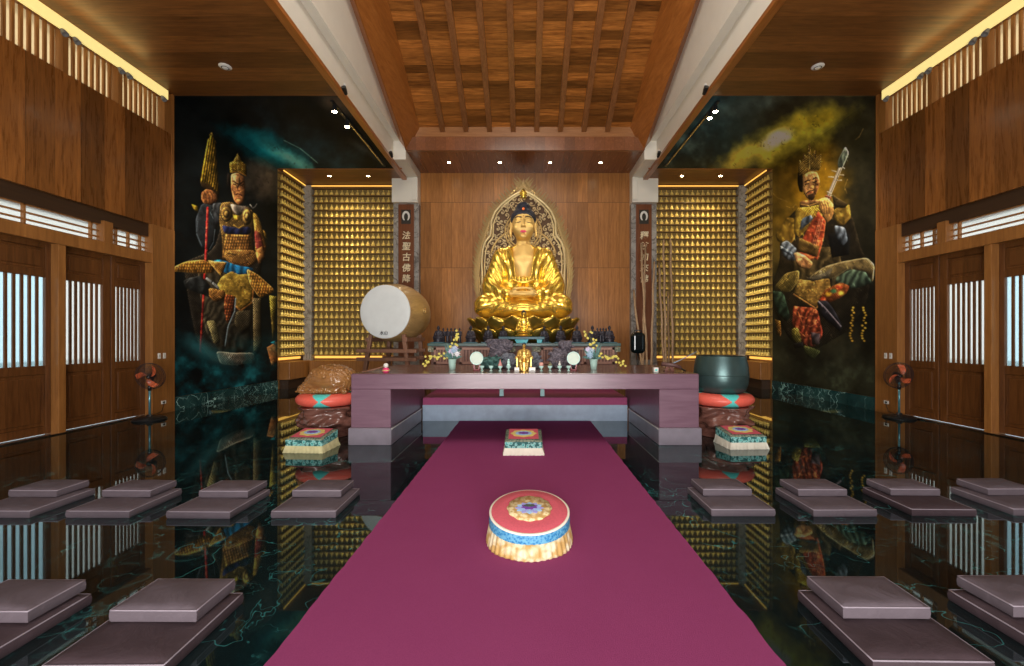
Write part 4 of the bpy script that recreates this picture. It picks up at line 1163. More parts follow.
for s, sd, chars, lb in ((-1, 'left', '法聖古佛降', 'dark wooden calligraphy board behind the drum, on the left stone column'), (1, 'right', '釋尊如來佛', 'dark wooden calligraphy board behind the bamboo poles, on the right stone column')):
    xc = s*4.03
    bd = thing('calligraphy_board', lb, 'sign', (xc, 14.62, 0))
    MB().box(-.265, .265, -.05, 0, .9, 6.17).build('board', M_board, bd, bev=.01)
    e = MB().box(-.16, .16, -.058, -.05, 5.50, 5.98).build('emblem_plate', M_emb, bd)
    b = MB(); b.tube([(.10*math.cos(a), 0, 5.75+.15*math.sin(a)) for a in np.linspace(-PI/2+.55, 1.5*PI-.55, 26)], [.012+.026*math.sin(t*PI)**.5 for t in np.linspace(0,1,26)], 8)
    b.xf(lambda x, y, z: (x, -.062+y*.3, z)); b.build('emblem_ring', M_whitepaint, e, smooth=True)
    for k, ch in enumerate(chars):
        me = text_mesh(ch, .29, .004); me.materials.clear(); me.materials.append(M_ivory)
        o = link('character', me, bd, (0, -.052, 5.09-.365*k)); o.rotation_euler = (PI/2, 0, 0)
# low wooden bench along the niche walls
for s, sd in ((-1,'left'), (1,'right')):
    t = thing('wall_bench', 'low wooden ledge running under the %s gold figurine walls' % sd, 'ledge', (0,0,0))
    b = MB(); b.box(*sorted((s*7.40, s*4.55)), 14.75, 15.02, .30, .86); b.box(*sorted((s*(XW-.03), s*(XW-.36))), 13.66, 15.02, .30, .86)
    b.build('seat_box', M_post, t, bev=.01)
    b = MB(); b.box(*sorted((s*7.35, s*4.6)), 14.82, 15.02, 0, .30); b.box(*sorted((s*(XW-.03), s*(XW-.30))), 13.70, 15.02, 0, .30)
    b.build('plinth', M_dark, t)
# ================================================================== carpet, altar, platform
def carpet_mat():
    t = NT('maroon carpet'); o = t.obj(); f = t.noise(o, 260, 2, .7); g = t.noise(o, 2.5, 4, .6)
    c = t.mix(f, (.225,.034,.118), (.40,.082,.225)); c = t.mix(t.math('MULTIPLY', g, .35), c, (.235,.033,.13))
    t.col(c); t.set(Roughness=.95); t.b.inputs['Specular IOR Level'].default_value = .1
    t.bump(f, .6, .006); return t.m
rg = random.Random(3)
b = MB(); L = []; Rr = []
for k in range(120):
    y = -.6 + 8.93*k/119; L.append((-1.27+rg.uniform(-.006,.006), y)); Rr.append((1.27+rg.uniform(-.006,.006), y))
poly = L + Rr[::-1]
vs = [(x, y, .0) for x, y in poly] + [(x*.998, y, .014) for x, y in poly]; n = len(poly)
fs = [(i, i+n, (i+1) % n + n, (i+1) % n) for i in range(n)]
for k in range(119): fs += [(n+k, n+k+1, n+2*120-2-k, n+2*120-1-k)]
b.add(vs, fs)
tag(b.build('carpet_runner', carpet_mat()), 'long maroon carpet runner leading up the middle of the hall to the altar', 'carpet')

M_altar = wood('mauve altar wood', (.135,.066,.098), (.215,.118,.165), 'x', 'z', 3, .34, 0, .1, coat=.12, gs=.7)
M_atop = wood('altar top wood', (.10,.045,.04), (.19,.095,.075), 'x', 'y', 1.2, .25, .2, .1, coat=.3)
M_abase = flat('mauve grey stone plinth', (.21,.185,.225), .3, var=.35, scale=4)
M_bstone = flat('blue grey stone', (.25,.32,.43), .35, var=.3, scale=5)
M_teal = flat('pale teal paint', (.22,.42,.44), .4)
alt = thing('altar_table', 'long mauve wooden altar table on block legs in front of the Buddha', 'altar', (0,0,0))
b = MB(); b.bevbox(-2.63, 2.63, 6.5, 8.75, .84, 1.07, .008)
b.build('table_slab', M_altar, alt)
MB().box(-2.62, 2.62, 6.515, 8.74, 1.07, 1.077).build('table_top', M_atop, alt)
for s in (-1, 1):
    MB().bevbox(*sorted((s*2.63, s*2.03)), 6.5, 8.70, .26, .84, .006).build('leg', M_altar, alt)
    MB().bevbox(*sorted((s*2.66, s*2.01)), 6.46, 8.36, 0, .26, .01).build('leg_plinth', M_abase, alt)
    MB().box(*sorted((s*2.012, s*2.005)), 6.48, 8.34, .235, .252).build('inlay_line', M_plate, alt)
for x in (-.47, .35): MB().box(x-.04, x+.04, 8.62, 8.70, .455, .84).build('rear_post', M_teal, alt)
pf = thing('platform', 'low maroon platform on a blue grey stone base behind the altar legs', 'platform', (0,0,0))
MB().box(-2.0, 2.0, 8.40, 9.85, 0, .31).build('stone_base', M_bstone, pf)
MB().box(-2.0, 2.0, 8.42, 9.85, .31, .453).build('maroon_top', flat('maroon cloth cover', (.27,.035,.12), .7), pf)

# back table with carved panels
M_green = flat('green stone edge', (.05,.11,.10), .3, var=.4)
M_carve = flat('carved pink wood', (.42,.23,.17), .5, var=.2)
M_floral = None
def floral():
    t = NT('floral inlay'); o = t.obj(); q = t.n('ShaderNodeTexVoronoi'); q.inputs['Scale'].default_value = 22; t.l(o, q.inputs['Vector'])
    t.col(t.ramp(q.outputs['Distance'], [(.25, (.50,.45,.30)), (.5, (.12,.15,.10))])); t.set(Roughness=.5); return t.m
bt = thing('offering_cabinet', 'long carved low cabinet behind the altar that carries the dark statuettes', 'cabinet', (0, 10.0, 0))
ZT = 1.505
MB().bevbox(-2.27, 2.23, -.02, .75, ZT-.075, ZT, .012).build('top', M_green, bt)
b = MB(); b.box(-2.2, 2.16, .05, .72, .0, ZT-.075); b.build('body', flat('cabinet wood', (.20,.095,.07), .5), bt)
for k, (x0, x1) in enumerate(((-2.12,-1.62), (-1.52,-.42), (.38,1.42), (1.54,2.08))):
    b = MB(); z0, z1 = 1.02, 1.40
    for a in ((x0,x1,z1-.05,z1),(x0,x1,z0,z0+.05),(x0,x0+.05,z0,z1),(x1-.05,x1,z0,z1)): b.box(a[0],a[1],.0,.05,a[2],a[3])
    n = int((x1-x0)/.07)
    for i in range(1, n): x = x0+(x1-x0)*i/n; b.box(x-.012, x+.012, .02, .05, z0, z1)
    b.build('lattice_panel', M_carve, bt)
M_floral = floral()
for x, hw_ in ((-.32,.1), (.26,.1), (-2.195,.065), (2.155,.065)): MB().box(x-hw_, x+hw_, .0, .04, 1.30, 1.42).build('inlay_panel', M_floral, bt)

# ================================================================== seated meditation mats and cushions
def fabric(name, c, c2):
    t = NT(name); o = t.obj(); f = t.noise(o, 5, 4, .6, 1.5); g = t.noise(o, 300, 2)
    t.col(t.mix(f, c, c2)); t.set(Roughness=.62); t.b.inputs['Specular IOR Level'].default_value = .2
    t.bump(t.math('ADD', f, t.math('MULTIPLY', g, .1)), .35, .02); return t.m
M_mat = fabric('mauve grey fabric', (.085,.067,.080), (.125,.10,.118))
M_matd = fabric('dark plum fabric', (.040,.026,.031), (.068,.046,.055))
M_pipe = flat('piping cord', (.26,.22,.26), .6)
def pad(w, d, h, seed, puff=.012, sag=0):
    """stuffed square cushion with a slight crown, boxed sides and creases"""
    rr = random.Random(seed); ph = [rr.uniform(0, 6) for _ in range(6)]
    b = MB(); n = 14
    def top(u, v):
        x, y = (u-.5)*w, (v-.5)*d
        e = min(1, 8*min(u, 1-u, v, 1-v))
        z = h - .012*(1-e)**2 + puff*math.sin(u*PI)*math.sin(v*PI) + .003*math.sin(9*u+ph[0]+3*v)*math.sin(7*v+ph[1])*e - sag*(1-v)**3
        k = 1-.012*(1-e)
        return (x*k, y*k, z)
    b.grid(top, n, n)
    ring = [(i/(n-1), 0) for i in range(n)] + [(1, i/(n-1)) for i in range(1, n)] + [(i/(n-1), 1) for i in range(n-2, -1, -1)] + [(0, i/(n-1)) for i in range(n-2, 0, -1)]
    K = len(ring); rows = []
    for zf, k in ((None, 1), (.85, 1.006), (.5, 1.014), (.12, 1.004), (0, .985)):
        for (u, v) in ring:
            if zf is None: rows.append(top(u, v))
            else:
                x, y, z = top(u, v); bul = 1
                rows.append(((u-.5)*w*k, (v-.5)*d*k, z*zf))
    fs = []
    for j in range(4):
        for i in range(K): fs.append((j*K+i, j*K+(i+1) % K, (j+1)*K+(i+1) % K, (j+1)*K+i))
    fs.append(tuple(4*K+i for i in range(K)))
    b.add(rows, fs)
    # weld the top rim
    pts = [top(u, v) for u, v in ring]
    pipe = MB().tube([(x*1.006, y*1.006, z-.002) for x, y, z in pts], .0045, 5, closed=True)
    return b, pipe
def weld(o):
    import bmesh
    bm = bmesh.new(); bm.from_mesh(o.data); bmesh.ops.remove_doubles(bm, verts=bm.verts, dist=.0005)
    bmesh.ops.recalc_face_normals(bm, faces=bm.faces); bm.to_mesh(o.data); bm.free()
def make_pad(name, label, cat, w, d, h, seed, mat_, loc, rz, group, sag=0):
    b, pipe = pad(w, d, h, seed, sag=sag)
    t = thing(name, label, cat, loc, rz, group)
    o = b.build('cover', mat_, t, smooth=True, sharp=50); weld(o)
    pipe.build('piping', M_pipe, t, smooth=True); return t
pos = {1: 'nearest the carpet', 2: 'second from the carpet', 3: 'third from the carpet', 4: 'outermost, near the doors'}
rowname = {'far': 'back row', 'near': 'front row'}
seed = 0
for s, sd in ((-1,'left'), (1,'right')):
    for row, yc, cols in (('far', 4.13, 4), ('near', 2.31, 2)):
        for c in range(cols):
            seed += 1
            x = s*(1.98 + .912*c) + rg.uniform(-.015, .015) - (.02 if s > 0 else 0)
            y = yc + rg.uniform(-.02,.02) + (.03 if s > 0 else 0); rz = math.radians(rg.uniform(-1.2,1.2))
            dk = (s > 0 and row == 'far' and c == 2) or (row == 'near')
            make_pad('floor_mat', ('dark plum' if dk else 'mauve grey') + ' square floor mat, %s on the %s, %s' % (rowname[row], sd, pos[c+1]), 'mat',
                     .57, .575, .075, seed, M_matd if dk else M_mat, (x, y, 0.0), rz, 'floor mats in rows on the marble')
            make_pad('sitting_cushion', 'small flat mauve cushion on the mat, %s on the %s, %s' % (rowname[row], sd, pos[c+1]), 'cushion',
                     .465, .30, .075, seed+50, M_mat, (x+rg.uniform(-.02,.02) + s*-.01, y+.135, .0875), rz+math.radians(rg.uniform(-1,1)), 'sitting cushions on the floor mats')

# ================================================================== embroidered kneeling cushions
def brocade(name, cols, scale, rough=.6):
    t = NT(name); o = t.obj(); q = t.n('ShaderNodeTexVoronoi'); q.inputs['Scale'].default_value = scale; t.l(o, q.inputs['Vector'])
    n = t.noise(o, scale*.8, 3, .6, 1.0)
    f = t.math('ADD', t.math('MULTIPLY', q.outputs['Distance'], .6), t.math('MULTIPLY', n, .6))
    t.col(t.ramp(f, [(.25+.45*i/(len(cols)-1), c) for i, c in enumerate(cols)])); t.set(Roughness=rough); t.bump(f, .2); return t.m
M_pink = flat('rose brocade', (.62,.10,.14), .7, var=.2, scale=60)
M_blue = brocade('blue brocade band', [(.01,.10,.28), (.015,.19,.44), (.12,.36,.55)], 55)
M_tealb = brocade('teal brocade band', [(.008,.04,.04), (.01,.36,.36), (.35,.68,.64), (.01,.12,.12)], 24)
M_darkb = brocade('dark green brocade', [(.02,.03,.025), (.05,.10,.08), (.25,.28,.2)], 34)
M_creamb = brocade('cream gold brocade', [(.55,.36,.12), (.80,.68,.40), (.50,.30,.10)], 24)
M_fringe = brocade('cream pleated fringe', [(.66,.57,.36), (.72,.64,.44), (.50,.31,.10)], 13)
M_fringew = flat('ivory pleated fringe', (.80,.76,.64), .7)
M_fringey = flat('yellow ivory fringe', (.72,.66,.36), .7, var=.25)
M_lil = flat('lilac lotus thread', (.36,.36,.78), .6); M_purp = flat('purple thread', (.18,.05,.36), .6); M_ygold = brocade('yellow thread', [(.62,.45,.10), (.78,.66,.22)], 40)
M_leaf = flat('dark green thread', (.05,.10,.06), .6); M_sky = flat('pale blue thread', (.35,.58,.85), .6)

rc = thing('kneeling_cushion', 'large round rose kneeling cushion with blue band and cream fringe on the carpet', 'cushion', (.035, 3.40, .014))
RC = .305
tilt = lambda x, y, z: (x, y, z*1.31*(1 + .21*y/RC))
b = MB(); b.lathe([(RC,.168),(RC+.006,.174),(RC-.006,.180),(RC*.7,.185),(RC*.35,.188),(0.001,.189)], 64); b.xf(tilt); b.build('top_cover', M_pink, rc, smooth=True)
b = MB(); b.lathe([(RC+.012,.105),(RC+.014,.135),(RC+.006,.168),(RC-.02,.168),(RC-.02,.105)], 64, caps=False, close=True); b.xf(tilt); b.build('blue_band', M_blue, rc, smooth=True, sharp=50)
b = MB(); b.lathe([(RC+.010,.112),(RC+.020,.07),(RC+.034,.015),(RC+.036,.0),(RC+.02,.0),(RC-.01,.11)], 352, caps=False, close=True,
        rip=lambda r, z, a, j: r + (.0035*math.copysign(abs(math.sin(a*44))**.5, math.sin(a*44)) + .003*math.sin(a*7))*min(1, max(0, (.12-z)/.06)))
b.xf(lambda x, y, z: (x, y, z*1.31*(1+.21*y/RC))); b.build('fringe', M_fringe, rc, smooth=True)
b = MB(); b.lathe([(RC-.01,.166),(RC+.012,.169),(RC+.012,.177),(RC-.01,.18)], 64, caps=False, close=True); b.xf(tilt); b.build('piping', M_fringew, rc, smooth=True)
def disc(r, z, n=40, lob=0, k=8, cx=0, cy=0, sx=1, sy=1, base=.2265):
    """flat embroidered patch lying on the crowned top"""
    b = MB(); zz = lambda x, y: (.1895 - .016*(x*x+y*y)/RC) + z
    vs = [(cx, cy, 0)]
    for q in (.5, 1):
        for i in range(n):
            a = 2*PI*i/n; rr = r*q*(1+lob*math.cos(k*a)); vs.append((cx+rr*math.cos(a)*sx, cy+rr*math.sin(a)*sy, 0))
    vs = [(x, y, zz(x, y)) for x, y, _ in vs]
    fs = [(0, 1+i, 1+(i+1) % n) for i in range(n)] + [(1+i, 1+n+i, 1+n+(i+1) % n, 1+(i+1) % n) for i in range(n)]
    return b.add(vs, fs)
def petal_patch(B, a, r0, r1, w, z, m, cx=0, cy=0, sy=1):
    d = Vector((math.cos(a), math.sin(a))); q = Vector((-d.y, d.x)); pts = []
    for t, ww in ((0,.2),(.35,1),(.7,.85),(1,0)):
        for sg in ((1,-1) if ww else (0,)):
            p = d*(r0+(r1-r0)*t)+q*w*ww*sg; pts.append((cx+p.x, cy+p.y*sy))
    zz = lambda x, y: (.1895 - .016*(x*x+y*y)/RC) + z
    B.add([(x, y, zz(x, y)) for x, y in pts], [(0,1,3,2),(2,3,5,4),(4,5,6)], m)
b = disc(.175, .003, 48, .03, 12); b.xf(tilt); md = b.build('medallion', M_creamb, rc, smooth=True, solid=.003)
b = MB()
for k in range(12): petal_patch(b, k*2*PI/12, .03, .115, .026, .007, 1 if k % 2 else 0, 0, -.01, .72)
for k in range(8): petal_patch(b, k*2*PI/8+.3, .01, .07, .02, .010, 2, 0, .0, .6)
b.xf(tilt); b.build('lotus_motif', [M_lil, M_sky, M_purp], md, solid=.002)
b = disc(.034, .013, 20, 0, 8, 0, .01, 1.3, .45); b.xf(tilt); b.build('lotus_heart', M_leaf, md, solid=.002)

def square_cushion(label, loc, rz, w, d, hf, hb, fr, wf):
    t = thing('kneeling_cushion', label, 'cushion', loc, rz)
    zf = lambda y: hf + (hb-hf)*(y/d+.5)
    def ringz(k, z): return [(sx*w*k/2, sy*d*k/2, z(sy*d/2)) for sx, sy in ((-1,-1),(1,-1),(1,1),(-1,1))]
    def slab(k0, z0, k1, z1, m=0):
        return MB().add(ringz(k0, z0)+ringz(k1, z1), [(0,1,5,4),(1,2,6,5),(2,3,7,6),(3,0,4,7),(4,5,6,7),(3,2,1,0)])
    slab(.98, lambda y: .06, 1.0, lambda y: zf(y)-.02).build('side_band', M_tealb, t, bev=.01)
    b = MB(); nn = 12
    b.grid(lambda u, v: ((u-.5)*w*.995, (v-.5)*d*.995, zf((v-.5)*d) - .02 + .022*(math.sin(u*PI)*math.sin(v*PI))**.4), nn, nn); b.build('top_border', M_darkb, t, smooth=True, solid=.004)
    b = MB(); b.grid(lambda u, v: ((u-.5)*w*.80, (v-.5)*d*.80, zf((v-.5)*d*.8)+.006), 6, 6); b.build('top_panel', M_pink, t, solid=.003)
    def patch(r, lob, k, z, sx=1, sy=.75):
        q = MB(); n = 40; vs = [(0,0,zf(0)+z)] + [((r*(1+lob*math.cos(k*a)))*math.cos(a)*sx, (r*(1+lob*math.cos(k*a)))*math.sin(a)*sy, 0) for a in np.linspace(0, 2*PI, n+1)[:-1]]
        vs = [(x, y, zf(y)+z) for x, y, _ in vs]; return q.add(vs, [(0,1+i,1+(i+1) % n) for i in range(n)])
    m_ = patch(.175, .07, 8, .011, 1, .8).build('medallion', M_ygold, t, solid=.002)
    patch(.115, .08, 10, .014, 1, .7).build('lotus_motif', M_sky, m_, solid=.002)
    patch(.075, .14, 8, .017, 1, .6).build('lotus_heart', M_purp, m_, solid=.002)
    # flared pleated fringe
    b = MB(); per = []
    n = 34
    for i in range(4*n):
        e, q = divmod(i, n); q = q/n*2-1
        per.append([(q,-1),(1,q),(-q,1),(-1,-q)][e])
    rows = []
    for k, z, amp in ((1.0,.105,0), (1.03,.06,.5), (1.085,.008,1), (1.08,.0,1), (1.04,.002,1), (.98,.10,0)):
        for i, (u, v) in enumerate(per):
            rp = amp*.006*math.sin(i*1.9) + amp*.004*math.sin(i*.7)
            rows.append(((w/2*k+rp)*u, (d/2*k+rp)*v, z*(1 if k != 1.0 else (.8+.4*(zf(v*d/2)-hf)/max(.001,hb-hf+.001)))))
    N = len(per); fs = []
    for j in range(6):
        for i in range(N): fs.append((j*N+i, j*N+(i+1) % N, ((j+1) % 6)*N+(i+1) % N, ((j+1) % 6)*N+i))
    b.add(rows, fs); b.build('fringe', wf, t, smooth=True, sharp=60)
    return t
square_cushion('small square kneeling cushion with ivory fringe at the far end of the carpet', (-.02, 6.12, .014), 0, .52, .50, .20, .265, .1, M_fringew)
square_cushion('square kneeling cushion with ivory fringe on marble in front of the wooden fish', (-3.10, 6.27, 0), math.radians(-3), .54, .46, .20, .26, .1, M_fringey)
square_cushion('square kneeling cushion with ivory fringe on marble in front of the bowl gong', (3.24, 6.47, 0), math.radians(3), .54, .46, .20, .26, .1, M_fringew)
# ================================================================== drum, wooden fish, bowl gong
M_skin = flat('pale drum skin', (.70,.74,.74), .55, var=.08, scale=5)
M_barrel = wood('honey drum wood', (.33,.20,.07), (.55,.36,.15), 'y', 'x', 3, .3, 0, .15, coat=.3)
M_stand = wood('brown stand wood', (.16,.075,.045), (.28,.14,.085), 'z', 'x', 3, .45, 0, .2)
dr = thing('drum', 'large barrel drum with pale skin and honey wood body on a wooden stand', 'drum', (-3.13, 9.6, 2.21), math.radians(-10))
RY = Matrix.Rotation(-PI/2, 4, 'X')       # lathe axis -> +y
b = MB(); L = 1.18
prof = [(.585,0),(.60,.02)] + [(.60+.085*math.sin(PI*t), L*t) for t in np.linspace(.03,.97,15)] + [(.60,L-.02),(.585,L)]
b.lathe(prof, 56, M=RY); b.build('barrel', M_barrel, dr, smooth=True, sharp=40)
b = MB(); b.lathe([(.0,-.014),(.40,-.013),(.575,-.010),(.598,.0),(.602,.03),(.59,.03)], 56, M=RY); b.build('drum_skin', M_skin, dr, smooth=True, sharp=50)
b = MB()
for k in range(48):
    a = 2*PI*k/48; b.sphere((.612*math.cos(a), .045, .612*math.sin(a)), .011, 6, 4)
b.build('tack_row', M_barrel, dr, smooth=True)
me = text_mesh('水山', .10); me.materials.clear(); me.materials.append(M_black); o = link('ink_mark', me, dr, (-.02, -.018, -.48)); o.rotation_euler = (PI/2, 0, 0)
b = MB(); b.tube([(.69, .59+.06*math.cos(a), .05+.06*math.sin(a)) for a in np.linspace(0, 2*PI, 17)[:-1]], .012, 6, closed=True); b.build('ring_handle', M_goldmat, dr, smooth=True)
st = thing('drum_stand', 'open brown wooden frame with splayed legs and two cross rails under the drum', 'stand', (-3.13, 9.6, 0), math.radians(-10))
for y in (.12, .98):
    for s in (-1, 1):
        b = MB(); b.bar((s*.40, y, 1.70), (s*(.66 if y < .5 else .5), y+(.08 if y > .5 else -.08), 0), .085, .085, up=(0,1,0)); b.build('leg', M_stand, st, bev=.006)
    b = MB(); 
    for z in (1.33, 1.14): b.box(-.72 if y < .5 else -.55, .72 if y < .5 else .55, y-.055 - (.03), y+.02-.03, z-.04, z+.04)
    b.build('cross_rail', M_stand, st, bev=.006)
for s in (-1, 1): MB().box(s*.46-.04, s*.46+.04, .05, 1.06, 1.54, 1.635).build('cradle', M_stand, st, bev=.006)

M_carved = wood('carved glossy wood', (.10,.036,.026), (.24,.105,.08), 'x', 'z', 3, .25, 0, .1, coat=.5)
M_fish = wood('golden carved camphor', (.20,.085,.025), (.42,.20,.065), 'x', 'z', 3, .28, 0, .1, coat=.4, gs=.8)
M_coral = flat('coral satin', (.80,.13,.09), .4, var=.12, scale=30); M_aqua = flat('aqua satin', (.10,.62,.58), .45)
def pedestal(seed):
    def f(x, y, z):
        a = np.arctan2(y, x); r = np.sqrt(x*x+y*y)
        R0 = .40 + .08*np.sin((z-.06)*9.0)**2 + .05*np.clip((z-.38)/.08, 0, 1) - .06*np.exp(-((z-.12)/.07)**2)
        w = .035*np.sin(5*a + seed + 9*z) + .022*np.sin(9*a - 20*z + 2*seed) + .02*np.sin(z*46 + 3*np.sin(3*a+seed))
        d = (r - R0 - w*np.clip((z-.08)/.08, 0, 1))*.7
        d = np.maximum(d, np.abs(z-.25)-.25)
        return d
    return f
def ring_cushion(t):
    """fat ring of alternating coral and aqua wedges"""
    b = MB(); nu = 144; nv = 40
    def q(u, v):
        a = 2*PI*u; p = 2*PI*v
        return ((.36+.15*math.cos(p))*math.cos(a), (.36+.15*math.cos(p))*math.sin(a), .105+.103*math.sin(p))
    vs = [q(i/nu, j/nv) for j in range(nv) for i in range(nu)]; f0, f1 = [], []
    for j in range(nv):
        for i in range(nu):
            fc = (j*nu+i, j*nu+(i+1) % nu, ((j+1) % nv)*nu+(i+1) % nu, ((j+1) % nv)*nu+i)
            a = (i+.5)/nu*4 ; fr = abs((a+.0) % 1 - .5)            # four aqua hourglasses
            zz = abs(math.sin(2*PI*(j+.5)/nv))
            (f1 if (.5-fr) < .012+.21*zz else f0).append(fc)
    b.add(vs, f0, 0); o = len(b.v); b.f += f1; b.m += [1]*len(f1)
    return b.build('ring', [M_coral, M_aqua], t, smooth=True)
for s, sd, what in ((-1,'left','wooden fish'), (1,'right','bowl gong')):
    x0 = s*3.30
    sculpt_o = sculpt('carved_pedestal', pedestal(1.3 if s < 0 else 4.0), (-.62,-.62,-.02), (.62,.62,.52), .016, M_carved)
    sculpt_o.location = (x0, 7.25, 0); tag(sculpt_o, 'dark carved wavy wooden pedestal under the %s' % what, 'pedestal')
    t = thing('ring_cushion', 'coral and aqua ring cushion under the %s' % what, 'cushion', (x0, 7.25, .502), math.radians(8 if s < 0 else -4)); ring_cushion(t)
def fish(x, y, z):
    d = ell(x, y, z, (.04,0,.23), (.40,.34,.255))
    d = smin(d, ell(x, y, z, (-.28,-.05,.10), (.17,.2,.12)), .10)
    d = smin(d, ell(x, y, z, (-.44,-.10,.06), (.07,.07,.055)), .05)
    for q_ in range(7): d = smin(d, ell(x, y, z, (-.36+.11*q_,-.27+.03*abs(q_-3),.05+.02*(q_ % 2)), (.055,.05,.05)), .02)
    rr = np.sqrt((x-.0)**2+(z-.2)**2)
    front = np.clip((-y-.05)/.1, 0, 1)
    disc_ = np.exp(-(((x+.02)/.20)**2+((z-.21)/.145)**2)**3)*front
    n = np.sin(x*48+6*np.sin(z*21))*np.sin(z*46+5*np.sin(x*17))*np.sin(y*40+z*10)
    low = np.clip((.17-z)/.08, 0, 1)
    d = d - n*(.016+.022*low)*(1-disc_) + .012*disc_
    d = smax(d, -(np.abs(z-.035)-.014 + 9*np.maximum(y+.18, 0)), .01)
    return np.maximum(d*.8, -z)
o = sculpt('wooden_fish', fish, (-.55,-.45,-.01), (.5,.45,.55), .0095, M_fish); o.location = (-3.27, 7.22, .69)
tag(o, 'big carved glossy wooden fish temple block lying on the ring cushion', 'wooden fish')
k = MB().lathe([(0,-.03),(.03,-.025),(.035,0),(.03,.01),(0,.012)], 14, M=Matrix.Translation((.05,-.352,.31)) @ Matrix.Rotation(PI/2, 4, 'X')).build('boss', M_fish, o, smooth=True)
M_bronze = flat('dark green bronze', (.065,.115,.115), .36, .6, var=.25, scale=6)
bg = thing('bowl_gong', 'large dark green bronze bowl gong on its ring cushion', 'gong', (3.30, 7.25, .70))
b = MB(); prof = [(.0,.0),(.30,.0),(.375,.04),(.42,.16),(.432,.30),(.42,.44),(.395,.56),(.385,.615),(.372,.615),(.38,.55),(.40,.40),(.40,.2),(.3,.05),(0,.04)]
b.lathe(prof, 56, caps=False); b.build('bowl', M_bronze, bg, smooth=True, sharp=60)
b = MB(); b.lathe([(.433,.30),(.437,.305),(.433,.312)], 56, caps=False, close=True); b.build('engraved_band', M_bronze, bg, smooth=True)
sk = thing('gong_striker', 'brown striker with a wrapped head leaning on its rest by the bowl gong', 'striker', (2.37, 6.95, 1.077))
b = MB(); b.tube([(-.16,0,.12),(.05,-.02,.10),(.14,-.02,.06)], [.035,.032,.026], 10); b.build('wrapped_head', flat('brown leather', (.10,.045,.04), .5), sk, smooth=True)
b = MB(); b.tube([(-.05,.0,.10),(.16,.10,.17),(.48,.20,.31)], .009, 6); b.build('stick', flat('blue grey stick', (.25,.33,.42), .4), sk, smooth=True)
b = MB(); b.tube([(.12,0,.07),(.2,.02,.02),(.24,.05,.012)], .012, 6); b.build('cord', M_black, sk, smooth=True)
b = MB(); b.box(-.12,.02,-.05,.07,0,.02); b.bar((-.10,0,0),(-.06,0,.085),.03,.05); b.bar((.02,0,0),(-.02,0,.085),.03,.05); b.build('rest', M_carved, sk, bev=.004)
bxw = thing('small_box', 'tiny white box with a teal square mark on the right end of the altar', 'box', (2.06, 6.78, 1.077))
MB().bevbox(-.035,.035,-.035,.035,0,.075,.004).build('carton', M_plate, bxw); MB().box(-.016,.016,-.037,-.035,.02,.05).build('square_mark', M_aqua, bxw)
ml = thing('drum_mallet', 'white ball headed mallet with brown sticks on the left end of the altar', 'mallet', (-2.16, 6.68, 1.077))
b = MB(); b.sphere((0,0,.112), .038, 14, 10); b.build('ball_head', M_plate, ml, smooth=True)
b = MB(); b.lathe([(.03,0),(.05,.012),(.055,.04),(.04,.07),(.02,.078)], 16); b.build('pink_holder', flat('pink silk', (.80,.05,.20), .5), ml, smooth=True)
b = MB(); b.lathe([(.056,.028),(.059,.036),(.056,.044)], 16, caps=False, close=True); b.build('yellow_band', M_ygold, ml, smooth=True)
b = MB(); b.tube([(-.02,.02,.10),(-.2,0,.045),(-.36,-.05,.012)], .011, 6); b.tube([(-.03,.06,.085),(-.2,.10,.05),(-.40,.12,.012)], .011, 6); b.build('sticks', M_stand, ml, smooth=True)

# ================================================================== things on the altar
ZA = 1.0775
M_jade = flat('pale celadon', (.55,.82,.76), .2, var=.06); M_ivory2 = flat('ivory disc', (.50,.60,.50), .35)
def cup(label, px, kind):
    x, _ = at(px, 370, 7.02)
    t = thing('offering_cup', label, 'cup', (x, 7.02, ZA), 0, 'celadon offering cups on the altar')
    MB().lathe([(.026,0),(.027,.008),(.011,.018),(.009,.035),(.022,.046),(.036,.062),(.040,.085),(.036,.085),(.030,.066),(.0,.058)], 20).build('cup_body', M_jade, t, smooth=True, sharp=50)
    if kind == 'plain': MB().lathe([(.0,.078),(.033,.077),(.034,.072),(0,.07)], 16).build('water', M_ivory2, t, smooth=True)
    if kind == 'cone': MB().lathe([(.036,.085),(.034,.10),(.020,.13),(.012,.16),(.004,.19),(0,.195)], 14).build('cone_lid', flat('pink cone', (.62,.26,.24), .5), t, smooth=True)
    if kind == 'beads':
        b = MB()
        for z, r in ((.10,.030),(.143,.025),(.18,.018)): b.sphere((0,0,z), r, 12, 8)
        b.build('bead_stack', M_jade, t, smooth=True)
    if kind == 'pink': MB().lathe([(.035,.08),(.036,.11),(.030,.135),(.012,.142),(0,.142)], 14).build('pink_offering', flat('pink offering', (.72,.36,.30), .6), t, smooth=True)
    if kind == 'olive':
        b = MB(); b.sphere((-.008,0,.10), .024, 10, 6); b.sphere((.012,0,.105), .02, 10, 6); b.sphere((0,.005,.14), .012, 8, 6); b.build('brown_offering', flat('olive offering', (.22,.20,.10), .5), t, smooth=True)
    if kind == 'white': MB().sphere((0,0,.108), .022, 12, 8).sphere((0,0,.145), .014, 10, 6).build('white_offering', M_plate, t, smooth=True)
